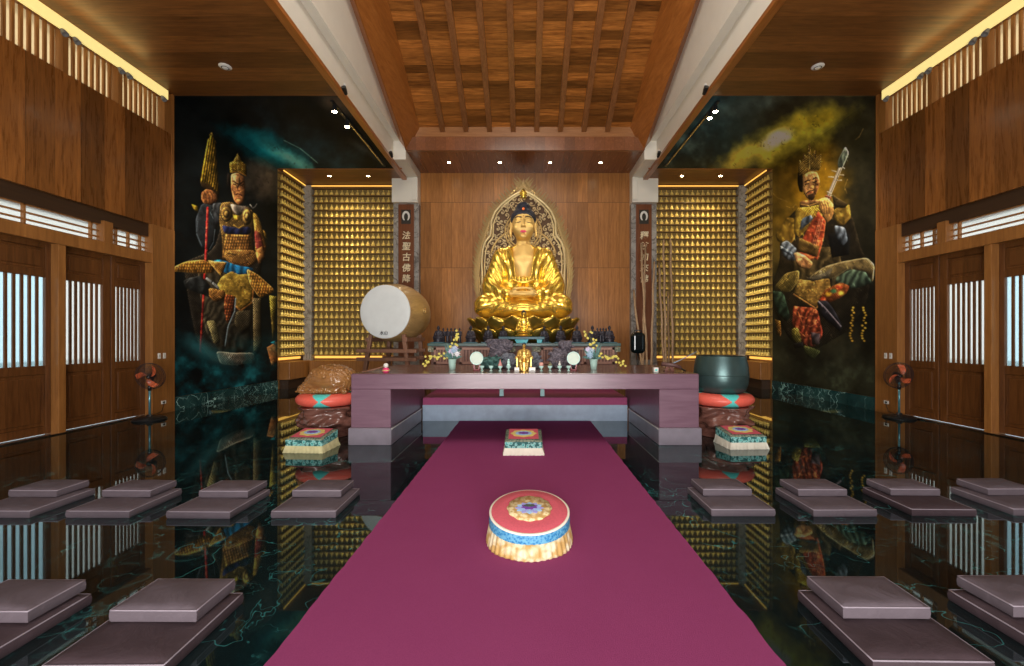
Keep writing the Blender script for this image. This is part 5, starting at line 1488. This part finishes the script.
for px, kd, lb in ((482,'plain','plain celadon cup, leftmost of the left four on the altar'), (491,'plain','plain celadon cup, second from left on the altar, beside the pink topped one'),
                   (500.2,'cone','celadon cup with a pink cone lid on the left of the altar'), (508.6,'beads','celadon cup topped with stacked round beads beside the small gold statue'),
                   (541.3,'pink','celadon cup with a pink offering right of the small gold statue'), (550,'olive','celadon cup holding small olive brown offerings on the right half of the altar'),
                   (559.6,'white','celadon cup with a white ball offering on the right half of the altar'), (568.6,'plain','plain celadon cup in front of the right round disc')):
    cup(lb, px, kd)
for px, sd in ((476.7,'left'), (573.4,'right')):
    x, _ = at(px, 358, 7.1)
    t = thing('disc_on_stand', 'round ivory disc on a small red stand, %s of the small gold statue' % sd, 'disc stand', (x, 7.1, ZA))
    b = MB(); b.bevbox(-.05,.05,-.035,.035,0,.025,.006); b.bar((-.035,0,.02),(-.05,0,.11),.02,.03); b.bar((.035,0,.02),(.05,0,.11),.02,.03); b.build('red_stand', flat('red lacquer '+sd, (.24,.02,.03), .3), t, bev=.003)
    b = MB(); b.lathe([(0,-.012),(.10,-.012),(.107,0),(.10,.012),(0,.012)], 32, M=Matrix.Translation((0,0,.205)) @ RY); b.build('disc', M_ivory2, t, smooth=True, sharp=50)
    b = MB(); b.tube([(.104*math.cos(a),-.012,.205+.104*math.sin(a)) for a in np.linspace(0,2*PI,33)[:-1]], .007, 6, closed=True); b.build('rim', M_jade, t, smooth=True)
# flowers
M_fw = flat('white petals', (.82,.80,.84), .6); M_fb = flat('pale blue petals', (.36,.52,.66), .6); M_fp = flat('pale lilac petals', (.66,.60,.78), .6)
M_lf = flat('grey green leaves', (.10,.22,.20), .5, var=.4); M_yel = flat('yellow orchid petals', (.85,.74,.16), .5); M_stem = flat('green stems', (.12,.16,.05), .6)
def bloom(B, c, r, m, n=8, seed=0):
    q = random.Random(seed)
    for lay, (rr, el, L) in enumerate(((.3,.2,1.0),(.2,.8,.85),(.1,1.2,.6))):
        for k in range(n-lay*2):
            a = 2*PI*k/(n-lay*2)+lay*.4; d = Vector((math.cos(a)*math.cos(el), -math.sin(el)*.7+math.sin(a)*math.cos(el)*.4, math.sin(a)*math.cos(el)*.9+.15)).normalized()
            M = Matrix.Translation(Vector(c)+d*r*L*.55) @ d.to_track_quat('X','Z').to_matrix().to_4x4()
            B.sphere((0,0,0), (r*.5*L, r*.36, r*.12), 8, 5, m, M)
def leaf(B, a, b_, w, m):
    a, b_ = Vector(a), Vector(b_); d = b_-a; n = d.cross(Vector((0,1,.2))).normalized()*w; mid = a+d*.5+Vector((0,-.015,.01))
    B.add([a, mid+n, b_, mid-n, mid+Vector((0,-.01,0))], [(0,1,4),(1,2,4),(2,3,4),(3,0,4)], m)
for px, sd, flip, others in ((452.3,'left',1, None), (593.6,'right',-1, None)):
    x, _ = at(px, 369, 7.4)
    v = thing('flower_vase', 'pale celadon tapered vase at the %s of the altar' % sd, 'vase', (x, 7.4, ZA))
    MB().lathe([(.0,0),(.052,0),(.055,.012),(.060,.08),(.068,.15),(.075,.178),(.069,.178),(.06,.14),(.05,.02),(0,.015)], 28).build('vase_body', flat('celadon glaze '+sd, (.42,.62,.56), .2), v, smooth=True, sharp=50)
    f = thing('bouquet', 'bouquet of white and pale blue flowers with yellow orchid sprays in the %s vase' % sd, 'flowers', (x, 7.4, ZA+.03))
    q = random.Random(px); b = MB(); heads = []
    for k in range(9):
        a = q.uniform(0, 6.28); r = q.uniform(.0,.13); hx, hy, hz = .02*flip+math.cos(a)*r*1.15, math.sin(a)*r*.6, .20+q.uniform(0,.13)
        heads.append((hx, hy, hz)); b.tube([(hx*.15, hy*.15, -.005), (hx*.5, hy*.5, .12), (hx, hy, hz)], .004, 5)
    b.build('stems', M_stem, f)
    for k, h in enumerate(heads):
        b = MB(); bloom(b, h, q.uniform(.05,.072), 0, seed=k); b.build('bloom', (M_fw, M_fb, M_fp)[k % 3], f, smooth=True)
    b = MB()
    for k in range(22):
        a = q.uniform(0, 6.28); r = q.uniform(.05,.19); h = q.uniform(.15,.34); leaf(b, (math.cos(a)*.03, math.sin(a)*.02, .14), (math.cos(a)*r*1.2, math.sin(a)*r*.6, h), .022, 0)
    leaf(b, (-.05*flip,0,.18), (-.14*flip,.02,.40), .02, 0); leaf(b, (-.03*flip,0,.18), (-.10*flip,.02,.44), .02, 0)
    b.build('leaves', M_lf, f)
    # orchid sprays: one arching low to the outside, one rising behind
    def spray(pts, n, seed_):
        b = MB(); b.tube(pts, .004, 5, 1); q2 = random.Random(seed_); P = [Vector(p_) for p_ in pts]
        for k in range(n):
            t_2 = .35 + .65*(k+q2.random()*.5)/n; i = min(len(P)-2, int(t_2*(len(P)-1))); u = t_2*(len(P)-1)-i
            c = P[i].lerp(P[i+1], u) + Vector((q2.uniform(-.05,.05), q2.uniform(-.05,.02), q2.uniform(-.06,.06)))
            for a in (0, 1.26, 2.5, 3.77, 5.03): b.sphere((c.x+.012*math.cos(a+k), c.y-.006, c.z+.012*math.sin(a+k)), (.010,.005,.009), 6, 4, 0)
        return b.build('orchid_spray', [M_yel, M_stem], f, smooth=True)
    spray([(0,0,.02), (-.05*flip,-.03,.20), (-.2*flip,-.06,.22), (-.36*flip,-.08,.17), (-.50*flip,-.09,.06)], 26, 1)
    if sd == 'left': spray([(0,0,.02), (.0,.03,.25), (.0,.05,.38), (.06,.05,.46), (.10,.05,.60)], 20, 2)
    else:
        spray([(0,0,.02), (.0,.03,.25), (-.03,.05,.42), (-.06,.05,.55), (-.16,.05,.62)], 12, 3); spray([(0,0,.02), (.02,.03,.25), (.03,.04,.40), (.05,.04,.50)], 8, 4)

# scholar rocks
def rocky(name, cat, label, loc, size, seed, m, spikes=()):
    sx, sy, sz = size
    def f(x, y, z):
        d = ell(x, y, z, (0,0,sz*.35), (sx*.9, sy*.9, sz*.55))
        for (cx_, cz_, r) in spikes: d = smin(d, ell(x, y, z, (cx_, 0, cz_), (r, min(r, sy)*.8, r*.9)), .03)
        n = np.sin(x*23+seed+3*np.sin(z*19))*np.sin(y*25+seed*2)*np.sin(z*27+seed*3+2*np.sin(x*13))
        n2 = np.sin(x*61+seed)*np.sin(y*57)*np.sin(z*63+seed*1.7)
        return np.maximum((d - .045*n - .02*n2)*.75, -z)
    o = sculpt(name, f, (-sx*1.25,-sy*1.25,-.005), (sx*1.25,sy*1.25,sz*1.25), .014, m); o.location = loc
    return tag(o, label, cat)
def rockmat(nm, a, b_, s=30):
    t = NT(nm); o = t.obj(); f = t.noise(o, s, 5, .7); t.col(t.ramp(f, [(.38, a), (.66, b_)])); t.set(Roughness=.8); t.bump(f, .8, .02); return t.m
M_lava = rockmat('purple grey lava rock', (.05,.042,.055), (.23,.20,.24)); M_lava2 = rockmat('blue grey lava rock', (.07,.08,.10), (.24,.25,.30), 40); M_gst = rockmat('dark green stone', (.012,.05,.045), (.10,.24,.22), 14)
rocky('scholar_rock', 'rock', 'rough purple grey rock on the altar behind the right hand cups', (.70, 7.75, ZA), (.30,.16,.40), 1.0, M_lava, ((.03,.40,.13), (-.12,.25,.12), (.16,.18,.12)))
rocky('scholar_rock', 'rock', 'low wide blue grey rock on the altar behind the small gold statue', (-.05, 7.62, ZA), (.44,.13,.24), 2.2, M_lava2, ((-.25,.2,.1), (.2,.22,.1), (0,.2,.1)))
rocky('scholar_rock', 'rock', 'rough purple grey rock perched at the back left of the altar', (-.47, 8.05, ZA), (.26,.16,.42), 3.4, M_lava, ((-.1,.46,.15), (.12,.40,.13), (.02,.47,.1)))
rocky('green_stone', 'stone', 'dark green lumpy stone on the altar behind the left hand cups', (-.60, 7.60, ZA), (.20,.12,.22), 5.0, M_gst, ((-.08,.12,.1), (.1,.14,.09)))

# small gold statue in the middle of the altar: figure on a chair-like throne
gs = thing('gold_statuette', 'small gold enthroned figure with dark hair in the middle of the altar front', 'statue', (-.015, 7.05, ZA))
M_gold2 = gold('statuette gold', (.70,.45,.12), .34, .1, metal=.8)
def seatfig(x, y, z):
    ax = np.abs(x)
    d = cap(x, y, z, (0,.02,.19), (0,.02,.30), .075, .06)
    d = smin(d, cap(ax, y, z, (0,.02,.335), (.055,.02,.325), .028), .02)
    d = smin(d, cap(ax, y, z, (.075,.02,.305), (.098,-.01,.225), .036, .036), .015); d = smin(d, cap(ax, y, z, (.098,-.01,.225), (.035,-.08,.215), .034, .02), .012)
    d = smin(d, cap(ax, y, z, (.035,.0,.175), (.062,-.085,.165), .05, .044), .02); d = smin(d, cap(ax, y, z, (.058,-.085,.16), (.045,-.07,.04), .042, .036), .015)
    d = smin(d, ell(ax, y, z, (.038,-.09,.018), (.02,.035,.018)), .01)
    d = smin(d, cap(x, y, z, (0,.015,.35), (0,.01,.385), .018), .015)
    d = smin(d, ell(x, y, z, (0,.0,.405), (.030,.034,.042)), .01); d = smin(d, ell(x, y, z, (0,-.034,.40), (.006,.008,.012)), .006)
    d = d - .0025*np.sin((ax*.8+z)*170)*np.clip((.33-z)/.05, 0, 1)
    return np.maximum(d, -z)
sculpt('figure', seatfig, (-.13,-.14,-.005), (.13,.10,.47), .0075, M_gold2, gs)
MB().sphere((0,.010,.430), (.034,.036,.030), 12, 8).sphere((0,.012,.452), (.014,.014,.014), 8, 6).build('hair', M_hair, gs, smooth=True)
b = MB(); b.bevbox(-.085,.085,-.04,.09,0,.17,.006)
for s in (-1,1): b.bevbox(*sorted((s*.10, s*.125)), -.05,.09,0,.215,.005); b.tube([(s*.112,-.06,.215),(s*.135,-.06,.235),(s*.14,-.05,.20)], .012, 6)
b.build('throne', M_gold2, gs)
for x, sd in ((-.115,'left'), (.13,'right')):
    t = thing('offering_block', 'small white block beside the feet of the gold statuette, on its %s' % sd, 'block', (x-.015, 6.88, ZA))
    MB().bevbox(-.038 if sd == 'left' else -.052, .038 if sd == 'left' else .052, -.04,.04,0,.07,.004).build('block', M_plate, t); MB().box(-.025,.025,-.042,-.04,.02,.026).build('ink_line', M_black, t)

# teal stand with the small Buddha
M_tealw = flat('teal painted wood', (.03,.13,.17), .4); M_cyan = flat('bright turquoise', (.05,.55,.66), .4)
ts = thing('display_stand', 'low teal painted stand on turquoise feet before the lotus throne', 'stand', (-.08, 10.22, ZT))
b = MB(); b.bevbox(-.54,.54,-.17,.17,.085,.15,.01); b.build('top', M_tealw, ts)
for x in (-.42,.42): MB().prism([(x-.05,0),(x+.05,0),(x+.065,.085),(x-.065,.085)], -.15, .15).build('foot', M_cyan, ts)
MB().prism([(-.12,0),(.12,0),(.16,.085),(-.16,.085)], -.15, .15).build('foot', M_cyan, ts)
sb = thing('buddha_statuette', 'small seated golden Buddha with dark hair on the teal stand', 'statue', (-.03, 10.22, ZT+.152))
b = MB(); b.lathe([(.19,0),(.20,.02),(.17,.05),(.18,.08),(.155,.105)], 28); b.build('base', M_gold, sb, smooth=True, sharp=40)
sr = MB(); ss = .163
e = bpy.data.objects.new('figure', None)
def scaled(fn, s_, dz): return lambda x, y, z: fn(x/s_, y/s_, (z-dz)/s_)*s_
f_ = scaled(lambda x, y, z: smin(robe_sdf(x, y, z), skin_sdf(x, y, z), .02), ss, .10)
bpy.data.objects.remove(e)
sculpt('figure', f_, (-.23,-.18,.09), (.23,.13,.62), .0085, M_gold, sb)
sculpt('hair', scaled(hair_sdf, ss, .10), (-.09,-.09,.44), (.09,.1,.66), .006, M_hair, sb)

# dark statuettes on the cabinet
M_iron = flat('dark bronze statuette', (.035,.032,.045), .4, .3, var=.3)
def seated_dark(label, px, Y, s_):
    x, _ = at(px, 343, Y)
    return x
sproto = thing('seated_statuette', 'tmp', 'statuette', (0,0,0))
s1 = .096
sculpt('figure', scaled(lambda x, y, z: np.minimum(smin(robe_sdf(x, y, z), skin_sdf(x, y, z), .03), hair_sdf(x, y, z)), s1, .10), (-.16,-.13,.095), (.16,.11,.47), .0085, M_iron, sproto)
MB().lathe([(.11,.022),(.125,.035),(.10,.06),(.13,.085),(.12,.105)], 20).build('lotus_base', M_iron, sproto, smooth=True)
MB().bevbox(-.16,.16,-.13,.13,0,.022,.005).build('green_slab', M_tealw, sproto)
tree = {o.name: kids(o) for o in [sproto] + kids(sproto)}
for i, (px, Y, lb) in enumerate(((438.3, 10.2, 'far left end of the cabinet top'), (470.8, 10.2, 'left of the lotus throne edge, beside the tall thin figures'), (488.2, 10.2, 'under the left lotus petals'), (503.3, 10.45, 'immediately left of the teal stand'),
        (544.2, 10.45, 'immediately right of the teal stand'), (560.6, 10.2, 'under the right lotus petals'), (577, 10.2, 'at the right edge of the lotus throne'), (592.4, 10.2, 'behind the right yellow orchids'), (609.4, 10.2, 'far right end of the cabinet top'))):
    loc = (at(px, 343, Y)[0], Y, ZT); lb = 'dark seated Buddha statuette, ' + lb
    if i == 0: sproto.location = loc; sproto['label'] = lb; sproto['group'] = 'dark statuettes on the cabinet'
    else: dup(sproto, loc, lb, tree=tree)
def standfig(x, y, z):
    ax = np.abs(x)
    d = cap(x, y, z, (0,0,.05), (0,0,.24), .042, .036); d = smin(d, cap(ax, y, z, (0,0,.27), (.03,0,.262), .022), .015)
    d = smin(d, cap(ax, y, z, (.04,0,.255), (.038,-.03,.18), .017), .01); d = smin(d, cap(ax, y, z, (.036,-.03,.18), (0,-.045,.215), .014), .01)
    d = smin(d, ell(x, y, z, (0,-.002,.325), (.024,.026,.032)), .012); d = smin(d, ell(x, y, z, (0,0,.355), (.012,.012,.014)), .01)
    return np.maximum(d - .002*np.sin(np.arctan2(y,x)*9)*np.clip((.2-z)/.1,0,1), -z)
tproto = thing('standing_statuette', 'tmp', 'statuette', (0,0,0))
sculpt('figure', standfig, (-.08,-.08,.02), (.08,.07,.385), .0075, M_iron, tproto)
MB().lathe([(.05,0),(.052,.012),(.042,.03)], 14).build('base', M_iron, tproto, smooth=True)
tree = {o.name: kids(o) for o in [tproto] + kids(tproto)}
for i, (px, Y) in enumerate(((443.3,10.42),(447.6,10.38),(451.2,10.42),(455,10.38),(459.6,10.34),(597.2,10.38),(600.4,10.42),(603.2,10.38),(606,10.42))):
    n, sd = (i, 'left') if i < 5 else (i-5, 'right')
    lb = 'thin dark standing statuette, %s from the left in the %s group behind the orchids' % (ORD[n+1], sd)
    loc = (at(px, 343, Y)[0], Y, ZT)
    if i == 0: tproto.location = loc; tproto['label'] = lb; tproto['group'] = 'thin standing statuettes'
    else: dup(tproto, loc, lb, tree=tree)

# ================================================================== bamboo poles and black case on the right
M_bam = wood('bamboo pole', (.30,.19,.11), (.50,.35,.22), 'z', 'x', 1, .5, 0, .1)
poles = [((640.3,363),(633.5,290),'leftmost, short and leaning left by the black case'), ((645.6,363),(640.8,244),'second from left, leaning over the calligraphy board'), ((643,363),(645.2,247),'third from left, upright over the calligraphy board'),
         ((649.7,363),(654.0,262),'fourth from left, leaning right across the column edge'), ((663.0,363),(658.9,262),'fifth from left'), ((666.2,363),(663.4,240),'left of the tall pair'), ((671.6,363),(670.4,239),'right of the tall pair'), ((668.6,363),(667.8,292),'short one between the tall pair')]
for i, ((xa, ya), (xb, yb), lb) in enumerate(poles):
    Yb, Yt = 12.6, (14.3 if i < 4 else 14.6)
    top = at(xb, yb, Yt)
    # continue to the floor along the same line
    xg, zg = at(xa, ya, 13.0)
    b0 = (xg + (xg-top[0])*.35, 12.3 + .1*(i % 3), 0.0)
    q = random.Random(i); P0, P1 = Vector(b0), Vector((top[0], Yt, top[1])); L = (P1-P0).length; n = max(6, int(L/.32)); pts, rr = [], []
    for k in range(n+1):
        p0 = P0.lerp(P1, k/n); p0.x += .012*math.sin(k*1.3+i)
        for dz, r in ((-.02,.028),(0,.036),(.02,.028)):
            if 0 < k < n: pts.append(p0 + (P1-P0).normalized()*dz); rr.append(r*1.25)
            elif dz == 0: pts.append(p0); rr.append(.028)
    b = MB(); b.tube(pts, rr, 8)
    b.xf(lambda x, y, z: (x-b0[0], y-b0[1], max(0, z)))
    o = b.build('bamboo_pole', M_bam, smooth=True); o.location = b0
    tag(o, 'jointed bamboo pole right of the Buddha, ' + lb, 'pole', 'bamboo poles leaning right of the altar wall')
bc = thing('equipment_case', 'glossy black rounded case standing among the bamboo poles right of the altar', 'case', (2.99, 11.4, 0))
b = MB(); b.bevbox(-.19,.19,-.12,.12,1.22,1.78,.07); b.build('shell', flat('glossy black shell', (.008,.012,.014), .12, coat=.6), bc, bev=.03)
b = MB(); b.tube([(-.09,0,1.78),(-.09,0,1.83),(.09,0,1.83),(.09,0,1.78)], .016, 8); b.build('handle', M_black, bc, smooth=True)
b = MB(); b.lathe([(.025,.03),(.025,1.23)], 12); b.build('pole', M_black, bc, smooth=True); b = MB(); b.lathe([(.24,0),(.24,.015),(.05,.03),(.0,.03)], 24); b.build('base', M_black, bc, smooth=True, sharp=40)

# ================================================================== pedestal fans, switches, lamps
M_cage = flat('dark wire cage', (.035,.02,.02), .4); M_blade = flat('orange red fan blade', (.85,.17,.06), .3); M_pole = flat('blue steel pole', (.10,.28,.34), .3, .5)
for s, sd, x, y, face in ((-1,'left',-7.42,8.5,58), (1,'right',7.57,8.70,-62)):
    f = thing('pedestal_fan', 'black pedestal fan with three orange blades by the %s doors' % sd, 'fan', (x, y, 0))
    MB().lathe([(.27,0),(.275,.02),(.24,.05),(.06,.075),(.04,.11),(0,.11)], 32).build('base', M_black, f, smooth=True, sharp=40)
    MB().lathe([(.020,.09),(.020,.72)], 12).build('pole', M_pole, f, smooth=True)
    MB().lathe([(.030,.58),(.032,.66),(.024,.68)], 12).build('collar', M_black, f, smooth=True)
    Mh = Matrix.Translation((0,0,.86)) @ Matrix.Rotation(math.radians(face*.12), 4, 'Z') @ Matrix.Rotation(math.radians(8), 4, 'X') @ Matrix.Scale(.87, 4)
    hd = MB(); hd.lathe([(0,-.02),(.05,-.02),(.062,.03),(.062,.12),(.04,.17),(0,.18)], 18, M=Mh @ RY); hd.bar(Mh @ Vector((0,.07,-.05)), (0,.02,.70), .05, .05); h = hd.build('motor', M_black, f, smooth=True, sharp=40)
    b = MB()
    for r_, yy in ((.30,.0),(.295,.05),(.20,-.075),(.10,-.09),(.25,-.05),(.2,.085)): b.tube([Mh @ Vector((r_*math.cos(a), yy, r_*math.sin(a))) for a in np.linspace(0,2*PI,37)[:-1]], .006 if r_ > .28 else .0025, 5, closed=True)
    for k in range(40):
        a = 2*PI*k/40; c_, s_ = math.cos(a), math.sin(a)
        b.tube([Mh @ Vector((r_*c_, yy, r_*s_)) for r_, yy in ((.05,-.095),(.15,-.085),(.25,-.05),(.30,0),(.27,.06),(.06,.10))], .0022, 4, caps=False)
    b.build('grille', M_cage, f)
    for k in range(3):
        a0 = 2*PI*k/3 + (.35 if s < 0 else .9); b = MB()
        def bl(u, v):
            r_ = .055+.205*u; a = a0 + (v-.5)*(.55+.35*math.sin(u*PI))*(1-.3*u) + .75*u
            return Mh @ Vector((r_*math.cos(a), -.03+.05*(v-.5), r_*math.sin(a)))
        b.grid(bl, 9, 6); b.build('blade', M_blade, f, smooth=True, solid=.004)
    MB().lathe([(0,-.07),(.035,-.065),(.045,-.03),(.045,.0)], 16, M=Mh @ RY).build('hub', M_black, f, smooth=True)
    b = MB(); b.tube([(.05*s,.1,.03),(.22*s,.25,.012),(s*(XW-.07)-x, 9.2-y,.05),(s*(XW-.08)-x, 9.25-y,.22)], .006, 5); b.build('power_cord', M_black, f, smooth=True)
    for yy, zz, w, h_, nm, lb in ((9.14,1.24,.035,.06,'light_switch','white wall switch plate, nearer the doors, on the %s corner post'), (9.27,1.24,.035,.06,'light_switch','white wall switch plate, nearer the mural, on the %s corner post'), (9.25,.24,.06,.035,'wall_outlet','white socket plate low on the %s corner post')):
        xx = s*(XW-.061); t = thing(nm, lb % sd, 'outlet' if 'outlet' in nm else 'switch', (xx, yy, zz))
        MB().bevbox(*sorted((0, -s*.012)), -w, w, -h_, h_, .003).build('plate', M_plate, t)
        MB().box(*sorted((-s*.012, -s*.017)), -w*.45, w*.45, -h_*.45, h_*.45).build('socket' if 'outlet' in nm else 'rocker', M_black if 'outlet' in nm else M_white2, t)
def aimed(o, to): o.rotation_euler = (Vector(to)-o.location).to_track_quat('-Z','Y').to_euler()
def spot(loc, to, e, ang, col, r=.05, blend=.6):
    l = bpy.data.lights.new('spot', 'SPOT'); l.energy = e; l.spot_size = math.radians(ang); l.spot_blend = blend; l.color = col; l.shadow_soft_size = r
    o = bpy.data.objects.new('spot_light', l); COL.objects.link(o); o.location = loc; aimed(o, to); return o
WARM = (1.0,.80,.52)
def downlight(label, x, y, z, e, tgt, group):
    t = thing('downlight', label, 'ceiling light', (x, y, z), 0, group)
    MB().lathe([(.045,-.002),(.075,-.012),(.085,-.004),(.085,.0),(.045,.0)], 24, caps=False, close=True).build('trim_ring', M_chrome, t, smooth=True)
    MB().lathe([(0,-.003),(.045,-.003),(.045,.0),(0,.0)], 20).build('lamp_face', M_lamp, t)
    spot((x, y, z-.03), tgt, e, 75, WARM)
zs = lambda y: 7.302
for k, px in enumerate((449, 500, 550, 600.6)):
    x, _ = at(px, 159.5, 13.9); downlight('recessed lamp above the altar, %s from the left of the four' % ORD[k+1], x, 13.9, zs(13.9), 130, (x*.8, 12.6, 2.5), 'four recessed lamps above the altar')
for s, sd in ((-1,'left'), (1,'right')):
    for k, d in enumerate((6.48, 5.2)):
        downlight('recessed lamp in the %s niche ceiling, %s' % (sd, ('nearer the mural','nearer the altar')[k]), s*d, 14.25, ZC, 60, (s*d, 15.2, 4.2), 'recessed niche lamps')
    # track with two lamps
    tr = thing('track_light', 'black lighting track with spot lamps on the %s mural ceiling' % sd, 'track light', (s*4.36, 0, ZC))
    b = MB(); b.box(-.035, .035, YM0+.15, 13.35, -.05, 0); b.build('track', M_black, tr)
    MB().box(-.012, .012, YM0+.9, 13.2, -.053, -.05).build('chrome_strip', M_chrome, tr)
    for k, yy in enumerate((9.85, 10.55 if s < 0 else 10.15)):
        hp = MB().lathe([(0,-.0),(.035,-.0),(.05,-.05),(.055,-.14),(.045,-.145),(0,-.12)], 16, (0, yy, -.05), M=None).build('lamp_head', M_black, tr, smooth=True, sharp=50)
        MB().lathe([(0,-.200),(.05,-.198),(.052,-.19),(0,-.188)], 16, (0, yy, 0)).build('lamp_face', M_lamp, hp)
        spot((s*4.36, yy, ZC-.24), (s*(XW), 11.2+k*1.3, 4.2 if k == 0 else 3.0), 230, 62, (1.0,.88,.70))
    for yy, lb in ((9.05,'nearer the entrance'), (12.2,'nearer the altar')):
        sp = thing('beam_spotlight', 'small spotlight on the %s white beam, %s' % (sd, lb), 'spotlight', (s*3.8, yy, 6.96))
        b = MB(); b.lathe([(0,0),(.03,0),(.03,-.02),(0,-.02)], 12); b.bar((0,0,-.01),(0,0,-.09),.02,.02); b.build('bracket', M_plate, sp)
        b = MB(); b.lathe([(0,-.10),(.035,-.10),(.05,0),(.05,.06),(0,.06)], 14, M=Matrix.Translation((0,0,-.11)) @ Matrix.Rotation(math.radians(60),4,'X')); b.build('lamp_head', M_black, sp, smooth=True, sharp=40)
    x, z = at(224 if s < 0 else 818, 66, 8.5); sdx = -5.94 if s < 0 else 5.80
    sm_ = thing('smoke_detector', 'white round smoke detector on the %s wooden ceiling' % sd, 'smoke detector', (sdx, 8.52, ZC))
    MB().lathe([(0,-.045),(.04,-.045),(.055,-.03),(.10,-.022),(.115,-.01),(.115,0),(0,0)], 28).build('housing', M_plate, sm_, smooth=True, sharp=40)
    MB().lathe([(.058,-.034),(.07,-.032),(.07,-.028),(.058,-.028)], 24, caps=False, close=True).build('vent_slot', M_black, sm_)
    for k, (yy, lb) in enumerate(((9.18,'at the corner post'),(8.38,'on the far side of the first post'),(8.22,'on the near side of the first post'),(7.40,'on the far side of the second post'),(7.20,'on the near side of the second post'))):
        sp = thing('clip_spotlight', 'small clip spotlight below the %s cove, %s' % (sd, lb), 'spotlight', (s*(XW-.02), yy, 6.72), 0, 'clip spotlights along the cove')
        b = MB(); b.bar((0,0,.12),(-s*.06,0,.06),.02,.02); b.box(*sorted((0,-s*.02)),-.03,.03,.08,.14); b.build('arm', M_black, sp)
        b = MB(); b.lathe([(0,0),(.03,0),(.045,-.05),(.05,-.10),(.04,-.10),(0,-.08)], 12, M=Matrix.Translation((-s*.07,0,.06)) @ Matrix.Rotation(s*math.radians(35),4,'Y')); b.build('lamp_head', flat('grey lamp', (.2,.2,.2), .4) if k == 0 and s < 0 else bpy.data.materials['grey lamp'], sp, smooth=True, sharp=50)
# ================================================================== daylight, lamps, added fill lights, camera
w = bpy.data.worlds.new('sky'); S.world = w; w.use_nodes = True
nt = w.node_tree; bg_ = nt.nodes['Background']
bg_.inputs[0].default_value = (.86,.95,1.0,1); bg_.inputs[1].default_value = 1.5
def area(name, loc, to, sx, sy, e, col):
    l = bpy.data.lights.new(name, 'AREA'); l.shape = 'RECTANGLE'; l.size = sx; l.size_y = sy; l.energy = e; l.color = col
    o = bpy.data.objects.new(name, l); COL.objects.link(o); o.location = loc; aimed(o, to); return o
area('entrance_daylight', (0, -3.9, 2.0), (0, 6, 1.7), 5.6, 3.2, 620, (1.0,.96,.93))
area('upward_fill', (0, -3.7, .4), (0, 7.5, 9.5), 5.6, .7, 500, (1.0,.95,.88))  # fill light added behind the camera to lift the beams and ceilings
area('nave_fill', (0, 4.6, 9.5), (0, 8.0, 1), 3.0, 4.0, 240, (1.0,.92,.80))  # unseen overhead fill light, added to brighten the hall
for s in (-1, 1):
    # beam spotlights on the Buddha, unseen spots added in place of hidden shelf LEDs
    spot((s*3.75, 9.05, 6.75), (s*.3, 11.9, 3.6), 420, 50, (1.0,.88,.66), .08, .8)
    for zt_, e_, an in ((5.6, 90, 70), (3.8, 240, 46), (1.9, 420, 34)):
        spot((s*6.0, 13.75, 6.9), (s*6.05, 15.2, zt_), e_, an, (1.0,.83,.48), .15, 1.0)
        spot((s*5.0, 14.0, 6.9), (s*7.7, 14.35, zt_), e_*.9, an, (1.0,.83,.48), .15, 1.0)
for s in (-1, 1):
    area('cove_lamp', (s*(XW-.35), 4, 6.75), (s*(XW-1.6), 4, 7.2), 9, .12, 16, (1.0,.72,.25))
cam = bpy.data.cameras.new('camera'); co = bpy.data.objects.new('camera', cam); COL.objects.link(co)
cam.sensor_width = 36; cam.lens = F/1024*36; cam.shift_x = -(CX-512)/1024; cam.shift_y = (CY-333)/1024
cam.clip_start = .05; cam.clip_end = 200
co.location = (0, 0, H); co.rotation_euler = (PI/2, 0, 0)
S.camera = co
S.view_settings.view_transform = 'Standard'; S.view_settings.look = 'None'
S.view_settings.exposure = 0.0; S.view_settings.gamma = 1.0; S.view_settings.use_curve_mapping = False
S.cycles.use_denoising = True
S.cycles.max_bounces = 8
